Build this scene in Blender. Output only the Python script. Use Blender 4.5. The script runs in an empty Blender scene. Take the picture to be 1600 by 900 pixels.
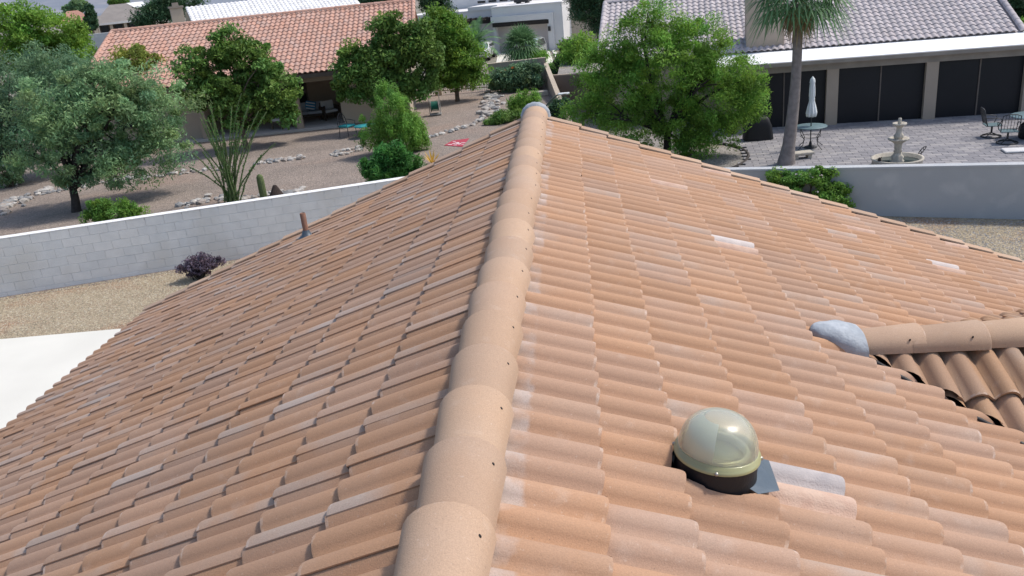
import bpy, bmesh, math, random
import numpy as np
from mathutils import Vector, Matrix

# ------------------------------------------------------------------ camera, sky, sun, exposure
scn = bpy.context.scene
col = scn.collection
R_ = Vector((0.9936, 0.0609, -0.0954)); U_ = Vector((0.0668, 0.3645, 0.9288)); W_ = Vector((-0.0913, 0.9292, -0.3580))
R_.normalize(); W_.normalize(); U_ = R_.cross(W_) * 1.0; U_.normalize()
CAM = Vector((0.4497, 0.0, 5.7848)); F_ = 1297.55
cam = bpy.data.cameras.new('camera'); cam_o = bpy.data.objects.new('camera', cam); col.objects.link(cam_o)
cam.sensor_width = 36.0; cam.lens = F_ / 1600 * 36; cam.clip_start = 0.05; cam.clip_end = 9000
m3 = Matrix((R_, U_, -W_)).transposed()
cam_o.matrix_world = Matrix.Translation(CAM) @ m3.to_4x4()
scn.camera = cam_o

SUN_EL, SUN_AZ = math.radians(55), math.radians(72)      # azimuth from +Y (along the ridge) towards +X
wd = bpy.data.worlds.new('World'); scn.world = wd; wd.use_nodes = True
wn = wd.node_tree.nodes; bg = wn['Background']
sky = wn.new('ShaderNodeTexSky'); sky.sky_type = 'NISHITA'; sky.sun_disc = False
sky.sun_elevation = SUN_EL; sky.sun_rotation = SUN_AZ; sky.dust_density = 2.0; sky.air_density = 1.0
wd.node_tree.links.new(sky.outputs[0], bg.inputs[0]); bg.inputs[1].default_value = 0.15
sl = bpy.data.lights.new('sun', 'SUN'); sl.energy = 2.5; sl.angle = math.radians(6); sl.color = (1.0, 0.95, 0.88)
sun = bpy.data.objects.new('sun', sl); col.objects.link(sun)
sd = Vector((math.cos(SUN_EL) * math.sin(SUN_AZ), math.cos(SUN_EL) * math.cos(SUN_AZ), math.sin(SUN_EL)))
sun.rotation_euler = sd.to_track_quat('Z', 'Y').to_euler()
scn.view_settings.view_transform = 'Standard'; scn.view_settings.look = 'None'
scn.view_settings.exposure = 0.34; scn.view_settings.gamma = 1.0; scn.view_settings.use_curve_mapping = False

# ------------------------------------------------------------------ helpers
rnd = random.Random(7); rng = np.random.default_rng(11)
PI = math.pi
def ray(px, py): return R_ * ((px - 800) / F_) - U_ * ((py - 450) / F_) + W_
def G(px, py, z=0.0):                 # where a line of sight meets the level z
    d = ray(px, py); return CAM + d * ((z - CAM.z) / d.z)
def V(px, py, base):                  # height above a known standing point
    n = Vector((base.x - CAM.x, base.y - CAM.y, 0)); d = ray(px, py)
    return CAM + d * ((base - CAM).dot(n) / d.dot(n))
def ppm(base):                        # photo pixels in one metre at that distance
    return F_ / max(1e-3, (base - CAM).dot(W_))

class MB:
    def __init__(s): s.v = []; s.f = []; s.sm = []; s.tag = []; s.cur = 0
    def add(s, vs, fs, smooth=False, M=None):
        o = len(s.v)
        s.v += [tuple(M @ Vector(q)) for q in vs] if M is not None else [tuple(q) for q in vs]
        s.f += [tuple(i + o for i in q) for q in fs]; s.sm += [smooth] * len(fs); s.tag += [s.cur] * len(fs)
    def box(s, c, d, rz=0.0, M=None, bev=0.0):
        x, y, z = d[0] / 2, d[1] / 2, d[2] / 2
        T = Matrix.Translation(Vector(c)) @ Matrix.Rotation(rz, 4, 'Z')
        if M is not None: T = M @ T
        if bev <= 0:
            vs = [(sx * x, sy * y, sz * z) for sz in (-1, 1) for sx, sy in ((-1, -1), (1, -1), (1, 1), (-1, 1))]
            s.add(vs, [(3, 2, 1, 0), (4, 5, 6, 7), (0, 1, 5, 4), (1, 2, 6, 5), (2, 3, 7, 6), (3, 0, 4, 7)], False, T)
        else:
            b = bev; vs = []
            for sz in (-1, 1):
                for (bx, by, bz) in ((b, b, 0), (0, 0, b)) if sz == 1 else ((0, 0, b), (b, b, 0)):
                    pass
            rings = [(-z, b), (-z + b, 0), (z - b, 0), (z, b)]
            for zz, i in rings:
                vs += [(sx * (x - i), sy * (y - i), zz) for sx, sy in ((-1, -1), (1, -1), (1, 1), (-1, 1))]
            fs = [(3, 2, 1, 0), (12, 13, 14, 15)]
            for k in range(3):
                for j in range(4): fs.append((k * 4 + j, k * 4 + (j + 1) % 4, k * 4 + 4 + (j + 1) % 4, k * 4 + 4 + j))
            s.add(vs, fs, False, T)
    def bar(s, a, b, w, h=None):
        a, b = Vector(a), Vector(b); h = w if h is None else h; d = (b - a); L = d.length
        q = d.to_track_quat('Z', 'Y').to_matrix().to_4x4()
        s.box((0, 0, L / 2), (w, h, L), M=Matrix.Translation(a) @ q)
    def tube(s, pts, rad, n=8, smooth=True, cap=True):
        pts = [Vector(q) for q in pts]; k = len(pts)
        if not hasattr(rad, '__len__'): rad = [rad] * k
        vs = []; up = None
        for i, q in enumerate(pts):
            d = (pts[min(i + 1, k - 1)] - pts[max(i - 1, 0)]).normalized()
            if up is None:
                up = d.orthogonal().normalized()
            up = (up - d * up.dot(d)).normalized(); sd_ = d.cross(up)
            for j in range(n):
                a = 2 * PI * j / n; vs.append(q + (up * math.cos(a) + sd_ * math.sin(a)) * rad[i])
        fs = [(i * n + j, i * n + (j + 1) % n, (i + 1) * n + (j + 1) % n, (i + 1) * n + j) for i in range(k - 1) for j in range(n)]
        s.add(vs, fs, smooth)
        if cap:
            s.add(vs[:n], [tuple(range(n))[::-1]]); s.add(vs[-n:], [tuple(range(n))])
    def lathe(s, prof, n=16, c=(0, 0, 0), smooth=True, lobes=0, amp=0.0, M=None):
        vs = []
        for (r, z) in prof:
            for j in range(n):
                a = 2 * PI * j / n; rr = r * (1 + amp * math.cos(lobes * a)) if lobes else r
                vs.append((c[0] + rr * math.cos(a), c[1] + rr * math.sin(a), c[2] + z))
        fs = [(i * n + j, i * n + (j + 1) % n, (i + 1) * n + (j + 1) % n, (i + 1) * n + j) for i in range(len(prof) - 1) for j in range(n)]
        s.add(vs, fs, smooth, M)
    def prism(s, poly, z0, z1):
        n = len(poly)
        s.add([(q[0], q[1], z0) for q in poly] + [(q[0], q[1], z1) for q in poly],
              [tuple(range(n))[::-1], tuple(range(n, 2 * n))] + [(i, (i + 1) % n, n + (i + 1) % n, n + i) for i in range(n)])
    def build(s, name, mat, parent=None, world=True):
        me = bpy.data.meshes.new(name); me.from_pydata(s.v, [], s.f)
        me.polygons.foreach_set('use_smooth', s.sm)
        mats = mat if isinstance(mat, (list, tuple)) else [mat]
        for m_ in mats: me.materials.append(m_)
        if len(mats) > 1: me.polygons.foreach_set('material_index', s.tag)
        me.update()
        o = bpy.data.objects.new(name, me); col.objects.link(o)
        if parent is not None:
            o.parent = parent
            if world: o.matrix_parent_inverse = parent_world(parent).inverted()
        return o
def parent_world(o):
    M = o.matrix_basis.copy()
    if o.parent is not None: M = parent_world(o.parent) @ o.matrix_parent_inverse @ M
    return M
def tag(o, label, cat, group=None):
    o['label'] = label; o['category'] = cat
    if group: o['group'] = group
    return o
def thing(name, label, cat, loc=(0, 0, 0), rz=0.0, group=None):
    o = bpy.data.objects.new(name, None); col.objects.link(o); o.empty_display_size = 0.2
    o.location = loc; o.rotation_euler = (0, 0, rz)
    return tag(o, label, cat, group)
def struct(o): o['kind'] = 'structure'; return o
def stuff(o): o['kind'] = 'stuff'; return o
def inst(name, mesh, parent, M=None):
    o = bpy.data.objects.new(name, mesh); col.objects.link(o); o.parent = parent
    o.matrix_parent_inverse = parent_world(parent).inverted()
    if M is not None: o.matrix_basis = M
    return o
def frame(o, ang):                    # local frame of a building: x along the front, y to the back
    return Matrix.Translation(Vector(o)) @ Matrix.Rotation(ang, 4, 'Z')

# ------------------------------------------------------------------ materials
def nd(nt, t, **kw):
    n = nt.nodes.new(t)
    for k, v in kw.items(): setattr(n, k, v)
    return n
def pmat(name, c1, c2=None, scale=3.0, rough=0.85, bump=0.0, bscale=60.0, spec=0.3, detail=5.0, metal=0.0, c3=None, s3=0.6, speck=0.0, coat=0.0):
    m = bpy.data.materials.new(name); m.use_nodes = True; nt = m.node_tree; b = nt.nodes['Principled BSDF']
    b.inputs['Roughness'].default_value = rough; b.inputs['Specular IOR Level'].default_value = spec
    b.inputs['Metallic'].default_value = metal; b.inputs['Coat Weight'].default_value = coat
    geo = nd(nt, 'ShaderNodeNewGeometry'); L = nt.links.new
    c2 = c2 or tuple(x * 0.82 for x in c1)
    n1 = nd(nt, 'ShaderNodeTexNoise'); n1.inputs['Scale'].default_value = scale; n1.inputs['Detail'].default_value = detail
    L(geo.outputs['Position'], n1.inputs['Vector'])
    r1 = nd(nt, 'ShaderNodeMapRange'); r1.inputs[1].default_value = 0.35; r1.inputs[2].default_value = 0.65; L(n1.outputs[0], r1.inputs[0])
    mx = nd(nt, 'ShaderNodeMix', data_type='RGBA'); mx.inputs[6].default_value = (*c1, 1); mx.inputs[7].default_value = (*c2, 1); L(r1.outputs[0], mx.inputs[0])
    out = mx.outputs[2]
    if c3:
        n3 = nd(nt, 'ShaderNodeTexNoise'); n3.inputs['Scale'].default_value = s3; n3.inputs['Detail'].default_value = 6; L(geo.outputs['Position'], n3.inputs['Vector'])
        r3 = nd(nt, 'ShaderNodeMapRange'); r3.inputs[1].default_value = 0.52; r3.inputs[2].default_value = 0.68; L(n3.outputs[0], r3.inputs[0])
        m2 = nd(nt, 'ShaderNodeMix', data_type='RGBA'); m2.inputs[7].default_value = (*c3, 1); L(out, m2.inputs[6]); L(r3.outputs[0], m2.inputs[0]); out = m2.outputs[2]
    if speck:
        vo = nd(nt, 'ShaderNodeTexVoronoi'); vo.inputs['Scale'].default_value = bscale; L(geo.outputs['Position'], vo.inputs['Vector'])
        hs = nd(nt, 'ShaderNodeSeparateColor'); L(vo.outputs['Color'], hs.inputs[0])
        rr = nd(nt, 'ShaderNodeMapRange'); rr.inputs[3].default_value = 1 - speck; rr.inputs[4].default_value = 1 + speck; L(hs.outputs[0], rr.inputs[0])
        vm = nd(nt, 'ShaderNodeVectorMath', operation='SCALE'); L(out, vm.inputs[0]); L(rr.outputs[0], vm.inputs['Scale']); out = vm.outputs[0]
    L(out, b.inputs['Base Color'])
    if bump:
        if speck: src = vo.outputs['Distance']
        else:
            n2 = nd(nt, 'ShaderNodeTexNoise'); n2.inputs['Scale'].default_value = bscale; n2.inputs['Detail'].default_value = 4; L(geo.outputs['Position'], n2.inputs['Vector']); src = n2.outputs[0]
        bp = nd(nt, 'ShaderNodeBump'); bp.inputs['Strength'].default_value = bump; bp.inputs['Distance'].default_value = 0.02; L(src, bp.inputs['Height']); L(bp.outputs[0], b.inputs['Normal'])
    return m
def leaf_mat(name, c, trans=0.35, rough=0.6):
    m = bpy.data.materials.new(name); m.use_nodes = True; nt = m.node_tree; b = nt.nodes['Principled BSDF']; L = nt.links.new
    at = nd(nt, 'ShaderNodeAttribute', attribute_name='tint')
    mu = nd(nt, 'ShaderNodeMix', data_type='RGBA', blend_type='MULTIPLY'); mu.inputs[0].default_value = 1; mu.inputs[6].default_value = (*c, 1); L(at.outputs['Color'], mu.inputs[7])
    L(mu.outputs[2], b.inputs['Base Color']); b.inputs['Roughness'].default_value = rough; b.inputs['Specular IOR Level'].default_value = 0.25
    tr = nd(nt, 'ShaderNodeBsdfTranslucent'); L(mu.outputs[2], tr.inputs[0])
    ms = nd(nt, 'ShaderNodeMixShader'); ms.inputs[0].default_value = trans; L(b.outputs[0], ms.inputs[1]); L(tr.outputs[0], ms.inputs[2])
    L(ms.outputs[0], nt.nodes['Material Output'].inputs[0])
    return m
def tile_mat(name, ca, cb, grey, k_grey, bright=1.0, ridge_x=False):
    """concrete roof tile: per-tile tint in the attribute, flashed grey patches, pale efflorescence, sandy grain"""
    m = bpy.data.materials.new(name); m.use_nodes = True; nt = m.node_tree; b = nt.nodes['Principled BSDF']; L = nt.links.new
    b.inputs['Roughness'].default_value = 0.82; b.inputs['Specular IOR Level'].default_value = 0.3
    at = nd(nt, 'ShaderNodeAttribute', attribute_name='tint'); sp = nd(nt, 'ShaderNodeSeparateColor'); L(at.outputs['Color'], sp.inputs[0])
    geo = nd(nt, 'ShaderNodeNewGeometry'); P = geo.outputs['Position']
    def noise(s, d=4):
        n = nd(nt, 'ShaderNodeTexNoise'); n.inputs['Scale'].default_value = s; n.inputs['Detail'].default_value = d; L(P, n.inputs['Vector']); return n.outputs[0]
    def rng_(src, a, b_, c=0.0, d=1.0):
        r = nd(nt, 'ShaderNodeMapRange'); L(src, r.inputs[0])
        for i, v in enumerate((a, b_, c, d)): r.inputs[i + 1].default_value = v
        return r.outputs[0]
    def mul(a, b_):
        n = nd(nt, 'ShaderNodeMath', operation='MULTIPLY'); L(a, n.inputs[0])
        if isinstance(b_, float): n.inputs[1].default_value = b_
        else: L(b_, n.inputs[1])
        return n.outputs[0]
    def mix(f, a, b_):
        n = nd(nt, 'ShaderNodeMix', data_type='RGBA'); L(f, n.inputs[0])
        for i, v in ((6, a), (7, b_)):
            if isinstance(v, tuple): n.inputs[i].default_value = (*v, 1)
            else: L(v, n.inputs[i])
        return n.outputs[2]
    c = mix(sp.outputs[2], ca, cb)
    gm = mul(mul(sp.outputs[1], rng_(noise(2.6), 0.38, 0.62)), k_grey)
    c = mix(gm, c, grey)
    ef = mul(rng_(noise(11.0, 8), 0.60, 0.76), 0.16)
    c = mix(ef, c, (0.62, 0.52, 0.45))
    dk = mul(rng_(noise(1.3, 8), 0.52, 0.78), 0.16)
    c = mix(dk, c, (0.20, 0.125, 0.09))
    inv = nd(nt, 'ShaderNodeMath', operation='SUBTRACT'); inv.inputs[0].default_value = 1.0; L(at.outputs['Alpha'], inv.inputs[1])
    c = mix(mul(mul(inv.outputs[0], rng_(noise(22, 6), 0.50, 0.72)), 0.5), c, (0.64, 0.55, 0.48))     # chalky worn arrises
    c = mix(mul(rng_(noise(75, 2), 0.68, 0.76), 0.22), c, (0.66, 0.57, 0.50))                            # pale grit
    c = mix(mul(rng_(noise(95, 2), 0.70, 0.78), 0.5), c, (0.12, 0.085, 0.07))                            # dark pits
    if ridge_x:
        sx_ = nd(nt, 'ShaderNodeSeparateXYZ'); L(P, sx_.inputs[0]); nz = noise(24, 6)
        ad = nd(nt, 'ShaderNodeMath', operation='MULTIPLY_ADD'); L(nz, ad.inputs[0]); ad.inputs[1].default_value = -0.05; L(sx_.outputs[0], ad.inputs[2])
        st = mul(rng_(ad.outputs[0], 0.162, 0.178, 1, 0), rng_(sx_.outputs[0], 0.05, 0.06))
        c = mix(mul(mul(st, rng_(noise(6.5, 5), 0.44, 0.66)), 0.55), c, (0.47, 0.43, 0.41))               # mortar residue beside the caps
    br = nd(nt, 'ShaderNodeMath', operation='MULTIPLY'); L(rng_(sp.outputs[0], 0, 1, 0.90 * bright, 1.10 * bright), br.inputs[0]); L(rng_(noise(210, 2), 0.3, 0.7, 0.90, 1.10), br.inputs[1])
    vm = nd(nt, 'ShaderNodeVectorMath', operation='SCALE'); L(c, vm.inputs[0]); L(br.outputs[0], vm.inputs['Scale'])
    L(vm.outputs[0], b.inputs['Base Color'])
    bp = nd(nt, 'ShaderNodeBump'); bp.inputs['Strength'].default_value = 0.35; bp.inputs['Distance'].default_value = 0.004; L(noise(220, 3), bp.inputs['Height']); L(bp.outputs[0], b.inputs['Normal'])
    return m

M = {}
M['tile'] = tile_mat('concrete_tile', (0.42, 0.241, 0.141), (0.405, 0.258, 0.18), (0.41, 0.355, 0.315), 0.78, ridge_x=True)
M['tile_shaded'] = tile_mat('shaded_cross_tile', (0.39, 0.225, 0.122), (0.365, 0.23, 0.15), (0.37, 0.32, 0.28), 0.6)  # darker copy of the main tile: cross gable's turned-away shade put into the colour
M['cap'] = tile_mat('ridge_tile', (0.42, 0.282, 0.188), (0.405, 0.272, 0.188), (0.44, 0.35, 0.28), 0.4)
M['old_tile'] = pmat('bare_patched_tile', (0.60, 0.53, 0.49), (0.52, 0.46, 0.43), 10, 0.9, 0.3, 120)
M['grey_tile'] = pmat('grey_weathered_tile', (0.37, 0.335, 0.33), (0.43, 0.385, 0.37), 10, 0.9, 0.3, 120, c3=(0.52, 0.47, 0.45), s3=7)
M['pinkrough'] = pmat('scoured_tile', (0.50, 0.33, 0.25), (0.56, 0.40, 0.31), 14, 0.9, 0.3, 120)
M['felt'] = pmat('black_felt', (0.018, 0.017, 0.017), None, 8, 0.8, 0.3, 40)
M['mastic'] = pmat('grey_mastic', (0.36, 0.39, 0.42), (0.27, 0.295, 0.325), 9, 0.6, 0.35, 40, c3=(0.45, 0.475, 0.50), s3=6)
M['mortar'] = pmat('pale_mortar', (0.52, 0.48, 0.46), (0.36, 0.33, 0.33), 25, 0.9, 0.5, 90)
M['stucco_tan'] = pmat('tan_stucco', (0.42, 0.34, 0.27), (0.38, 0.31, 0.245), 1.2, 0.9, 0.3, 90)
M['stucco_beige'] = pmat('beige_stucco', (0.50, 0.42, 0.33), (0.45, 0.38, 0.30), 0.8, 0.9, 0.25, 60)
M['stucco_grey'] = pmat('grey_stucco', (0.47, 0.48, 0.485), (0.43, 0.44, 0.45), 0.8, 0.9, 0.5, 110, c3=(0.51, 0.515, 0.515), s3=2.0)
M['stucco_white'] = pmat('white_stucco', (0.74, 0.72, 0.70), (0.68, 0.66, 0.65), 0.5, 0.9, 0.2, 40)
M['cmu'] = [pmat('white_painted_block_%s' % n, c, tuple(x * 0.93 for x in c), 5.0, 0.9, 0.35, 70, c3=(0.68, 0.66, 0.62), s3=0.8) for n, c in
            (('a', (0.78, 0.77, 0.745)), ('b', (0.75, 0.75, 0.735)), ('c', (0.80, 0.79, 0.765)))]
M['joint'] = pmat('block_joint', (0.755, 0.75, 0.73), (0.70, 0.695, 0.68), 6, 0.95, 0.3, 90)
M['capwhite'] = pmat('white_wall_cap', (0.80, 0.79, 0.765), (0.74, 0.73, 0.71), 4, 0.85, 0.2, 60)
M['white_roof'] = pmat('white_roof_coating', (0.86, 0.86, 0.85), (0.80, 0.80, 0.79), 0.8, 0.7, 0.15, 20)
M['gravel'] = pmat('tan_gravel', (0.36, 0.30, 0.21), (0.29, 0.24, 0.165), 2.2, 0.95, 0.9, 34, c3=(0.30, 0.17, 0.105), s3=0.55, speck=0.38)
M['gravel_pink'] = pmat('pinkish_gravel', (0.275, 0.225, 0.19), (0.225, 0.186, 0.158), 0.55, 0.95, 0.8, 26, c3=(0.27, 0.205, 0.165), s3=0.3, speck=0.30)
M['gravel_grey'] = pmat('grey_gravel', (0.29, 0.265, 0.24), (0.23, 0.21, 0.185), 0.8, 0.95, 0.8, 24, c3=(0.25, 0.22, 0.14), s3=0.45, speck=0.4)
M['desert'] = pmat('desert_ground', (0.27, 0.235, 0.20), (0.20, 0.19, 0.15), 0.12, 0.95, 0.5, 3, c3=(0.15, 0.16, 0.10), s3=0.05)
M['concrete'] = pmat('pale_concrete', (0.68, 0.66, 0.59), (0.63, 0.61, 0.545), 0.7, 0.85, 0.15, 60, c3=(0.70, 0.66, 0.575), s3=0.25)
M['driveway'] = pmat('driveway_concrete', (0.52, 0.50, 0.47), (0.46, 0.44, 0.42), 0.6, 0.9, 0.15, 30)
M['asphalt'] = pmat('asphalt', (0.085, 0.085, 0.09), (0.07, 0.07, 0.072), 2, 0.9, 0.3, 60)
M['pebble'] = [pmat('pebble_%s' % n, c, tuple(x * 0.8 for x in c), 20, 0.9) for n, c in (('a', (0.46, 0.39, 0.28)), ('b', (0.38, 0.31, 0.21)), ('c', (0.52, 0.46, 0.36)), ('d', (0.33, 0.24, 0.17)))]
M['rock'] = [pmat('rock_%s' % n, c, tuple(x * 0.72 for x in c), 7, 0.9, 0.5, 25) for n, c in (('a', (0.43, 0.40, 0.365)), ('b', (0.36, 0.315, 0.28)), ('c', (0.28, 0.28, 0.28)), ('d', (0.50, 0.475, 0.44)))]
M['paver'] = [pmat('paver_%s' % n, c, tuple(x * 0.86 for x in c), 6, 0.9, 0.3, 60) for n, c in (('a', (0.30, 0.285, 0.29)), ('b', (0.25, 0.24, 0.25)), ('c', (0.345, 0.325, 0.32)))]
M['bark'] = pmat('dark_bark', (0.055, 0.045, 0.040), (0.03, 0.026, 0.024), 9, 0.95, 0.8, 30)
M['bark_tan'] = pmat('tan_bark', (0.16, 0.12, 0.09), (0.10, 0.08, 0.06), 9, 0.95, 0.8, 30)
M['palm_trunk'] = pmat('palm_trunk', (0.27, 0.235, 0.215), (0.20, 0.17, 0.155), 7, 0.95, 0.8, 35)
M['screen'] = pmat('dark_insect_screen', (0.006, 0.007, 0.010), (0.009, 0.010, 0.014), 0.7, 0.45, spec=0.35)
M['dark_metal'] = pmat('dark_wrought_iron', (0.025, 0.026, 0.028), None, 12, 0.5, spec=0.5)
M['bronze'] = pmat('bronze_frame', (0.16, 0.13, 0.11), None, 5, 0.6)
M['teal_metal'] = pmat('teal_patina_top', (0.13, 0.20, 0.21), (0.10, 0.155, 0.165), 6, 0.45, spec=0.5)
M['canvas'] = pmat('white_canvas', (0.72, 0.74, 0.74), (0.64, 0.66, 0.67), 4, 0.9, 0.2, 30)
M['black_cover'] = pmat('black_vinyl_cover', (0.016, 0.016, 0.018), None, 5, 0.55, 0.3, 12)
M['cast_stone'] = pmat('cast_stone', (0.50, 0.46, 0.39), (0.40, 0.36, 0.30), 12, 0.9, 0.5, 50)
M['water'] = pmat('water', (0.05, 0.07, 0.07), None, 2, 0.08, spec=0.5)
M['rust_pipe'] = pmat('painted_vent_pipe', (0.235, 0.125, 0.085), (0.19, 0.10, 0.07), 10, 0.7, 0.2, 60)
M['flash_black'] = pmat('black_flashing', (0.014, 0.014, 0.017), None, 6, 0.5, 0.15, 40, spec=0.4)
M['flash_blue'] = pmat('grey_blue_flashing', (0.09, 0.115, 0.14), (0.07, 0.095, 0.12), 9, 0.4, 0.1, 40, spec=0.5, metal=0.3)
M['screw'] = pmat('steel_screw', (0.45, 0.43, 0.38), None, 20, 0.4, metal=0.8)
M['roof_red'] = tile_mat('neighbour_red_tile', (0.48, 0.265, 0.195), (0.45, 0.275, 0.215), (0.42, 0.33, 0.30), 0.5)
M['roof_grey'] = tile_mat('neighbour_grey_tile', (0.47, 0.42, 0.42), (0.42, 0.385, 0.39), (0.36, 0.34, 0.35), 0.5)
M['roof_brown'] = pmat('brown_shingle', (0.26, 0.235, 0.215), (0.22, 0.20, 0.185), 1, 0.9, 0.3, 6)
M['roof_redfar'] = pmat('far_red_roof', (0.42, 0.22, 0.165), (0.36, 0.19, 0.145), 1, 0.9, 0.3, 6)
M['white_tile'] = tile_mat('white_painted_tile', (0.80, 0.79, 0.77), (0.76, 0.75, 0.74), (0.70, 0.69, 0.68), 0.6)
M['fascia'] = pmat('brown_fascia', (0.15, 0.115, 0.09), None, 4, 0.8)
M['fascia_tan'] = pmat('tan_fascia', (0.33, 0.285, 0.24), None, 2, 0.85)
M['dark_wood'] = pmat('dark_stained_beam', (0.035, 0.028, 0.025), None, 5, 0.8)
M['garage'] = pmat('pale_garage_door', (0.56, 0.50, 0.48), (0.53, 0.475, 0.455), 0.7, 0.7)
M['glass'] = pmat('dark_glass', (0.03, 0.035, 0.04), None, 1, 0.08, spec=0.6)
M['windscreen'] = pmat('windscreen_glass', (0.22, 0.30, 0.33), None, 2, 0.06, spec=0.8)
M['car_silver'] = pmat('silver_car_paint', (0.56, 0.57, 0.58), None, 2, 0.25, spec=0.6, metal=0.35, coat=0.5)
M['car_white'] = pmat('white_car_paint', (0.72, 0.72, 0.71), None, 2, 0.25, spec=0.6, coat=0.5)
M['rubber'] = pmat('rubber', (0.02, 0.02, 0.02), None, 5, 0.8)
M['lamp_white'] = pmat('white_lamp_housing', (0.66, 0.68, 0.68), None, 5, 0.5)
M['lamp_pole'] = pmat('green_grey_pole', (0.10, 0.125, 0.10), None, 5, 0.6)
M['cushion'] = pmat('grey_cushion', (0.33, 0.34, 0.36), (0.28, 0.29, 0.31), 3, 0.95)
M['cushion_white'] = pmat('white_cushion', (0.62, 0.61, 0.60), (0.55, 0.54, 0.53), 3, 0.95)
M['pillow_blue'] = pmat('blue_pillow', (0.06, 0.22, 0.38), None, 3, 0.95)
M['teal_cushion'] = pmat('teal_cushion', (0.03, 0.28, 0.30), (0.02, 0.21, 0.23), 3, 0.9)
M['wicker'] = pmat('brown_wicker', (0.06, 0.045, 0.035), None, 30, 0.8, 0.4, 60)
M['hose'] = pmat('green_hose', (0.02, 0.17, 0.12), None, 8, 0.5)
M['grey_plastic'] = pmat('grey_plastic', (0.28, 0.27, 0.25), None, 4, 0.6)
M['mat_red'] = pmat('red_mat', (0.42, 0.06, 0.09), (0.36, 0.05, 0.075), 5, 0.95)
M['mat_white'] = pmat('white_mat_print', (0.70, 0.62, 0.62), None, 5, 0.95)
M['cactus'] = pmat('cactus_skin', (0.13, 0.17, 0.065), (0.09, 0.125, 0.05), 14, 0.8, 0.6, 60)
M['dark_stone'] = pmat('dark_brown_stone', (0.055, 0.040, 0.034), (0.035, 0.027, 0.024), 9, 0.95, 0.8, 40)
M['hill'] = pmat('hazed_scrub_hill', (0.235, 0.25, 0.29), (0.17, 0.195, 0.235), 0.012, 0.95, c3=(0.29, 0.285, 0.30), s3=0.02)  # scrub with distance haze painted in as a bluish tone
M['slump'] = pmat('tan_slump_block', (0.40, 0.345, 0.29), (0.35, 0.30, 0.25), 1.6, 0.9, 0.3, 40)
M['brown_wall'] = pmat('brown_stucco', (0.23, 0.185, 0.15), (0.20, 0.16, 0.13), 1.2, 0.9, 0.3, 60)
M['edging'] = pmat('dark_edging', (0.07, 0.06, 0.055), None, 5, 0.9)
def dome_material():
    m = bpy.data.materials.new('acrylic_dome'); m.use_nodes = True; nt = m.node_tree; b = nt.nodes['Principled BSDF']; L = nt.links.new
    b.inputs['Base Color'].default_value = (0.91, 0.92, 0.79, 1); b.inputs['Transmission Weight'].default_value = 0.82
    b.inputs['Roughness'].default_value = 0.18; b.inputs['IOR'].default_value = 1.22; b.inputs['Coat Weight'].default_value = 0.8; b.inputs['Coat Roughness'].default_value = 0.3
    return m
M['dome'] = dome_material()
M['rim'] = pmat('olive_rim', (0.36, 0.35, 0.17), (0.31, 0.30, 0.15), 12, 0.35, spec=0.6, coat=0.3)
M['reflector'] = pmat('bright_reflector', (0.80, 0.83, 0.80), (0.70, 0.74, 0.72), 6, 0.35, spec=0.6, metal=0.2)
M['tube_in'] = pmat('silver_tube', (0.45, 0.46, 0.34), (0.36, 0.37, 0.27), 5, 0.3, spec=0.6, metal=0.5)
LEAF = {'greygreen': leaf_mat('leaf_grey_green', (0.225, 0.36, 0.17)), 'blue': leaf_mat('leaf_blue_green', (0.165, 0.281, 0.152)),
        'bright': leaf_mat('leaf_bright_green', (0.199, 0.357, 0.056), 0.4), 'citrus': leaf_mat('leaf_dark_green', (0.152, 0.268, 0.061), 0.3),
        'yellow': leaf_mat('leaf_yellow_green', (0.270, 0.317, 0.063), 0.4), 'feather': leaf_mat('leaf_feathery', (0.199, 0.381, 0.071), 0.42),
        'mesquite': leaf_mat('leaf_mesquite', (0.215, 0.395, 0.065), 0.42), 'dark': leaf_mat('leaf_deep_green', (0.056, 0.120, 0.056), 0.25),
        'oleander': leaf_mat('leaf_oleander', (0.088, 0.254, 0.056), 0.35), 'purple': leaf_mat('leaf_purple', (0.125, 0.095, 0.125), 0.3),
        'flower': leaf_mat('petal', (0.75, 0.75, 0.75), 0.4), 'palm': leaf_mat('leaf_palm', (0.143, 0.262, 0.120), 0.3), 'thatch': leaf_mat('leaf_thatch', (0.333, 0.254, 0.143), 0.25)}

# ------------------------------------------------------------------ our house: roof geometry
PHI = 0.3797; CP, SP = math.cos(PHI), math.sin(PHI); RZ = 4.30; DEND = 9.11
TW, TL, THK, ROLL = 0.302, 0.42, 0.019, 0.052
house = thing('tile_roof_house', 'house in the foreground under a wide terracotta concrete tile gable roof', 'house', (0, 0, 0))
XC0, YC = 1.95, 4.68                       # where the cross gable's ridge starts; its line
ZC = RZ - XC0 * SP / CP
CROSS_END = 7.5; SE = 5.36; YB = -3.0
def slopeP(side, s, y, n=0.0): return Vector((side * (s * CP + n * SP), y, RZ - s * SP + n * CP))
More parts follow.
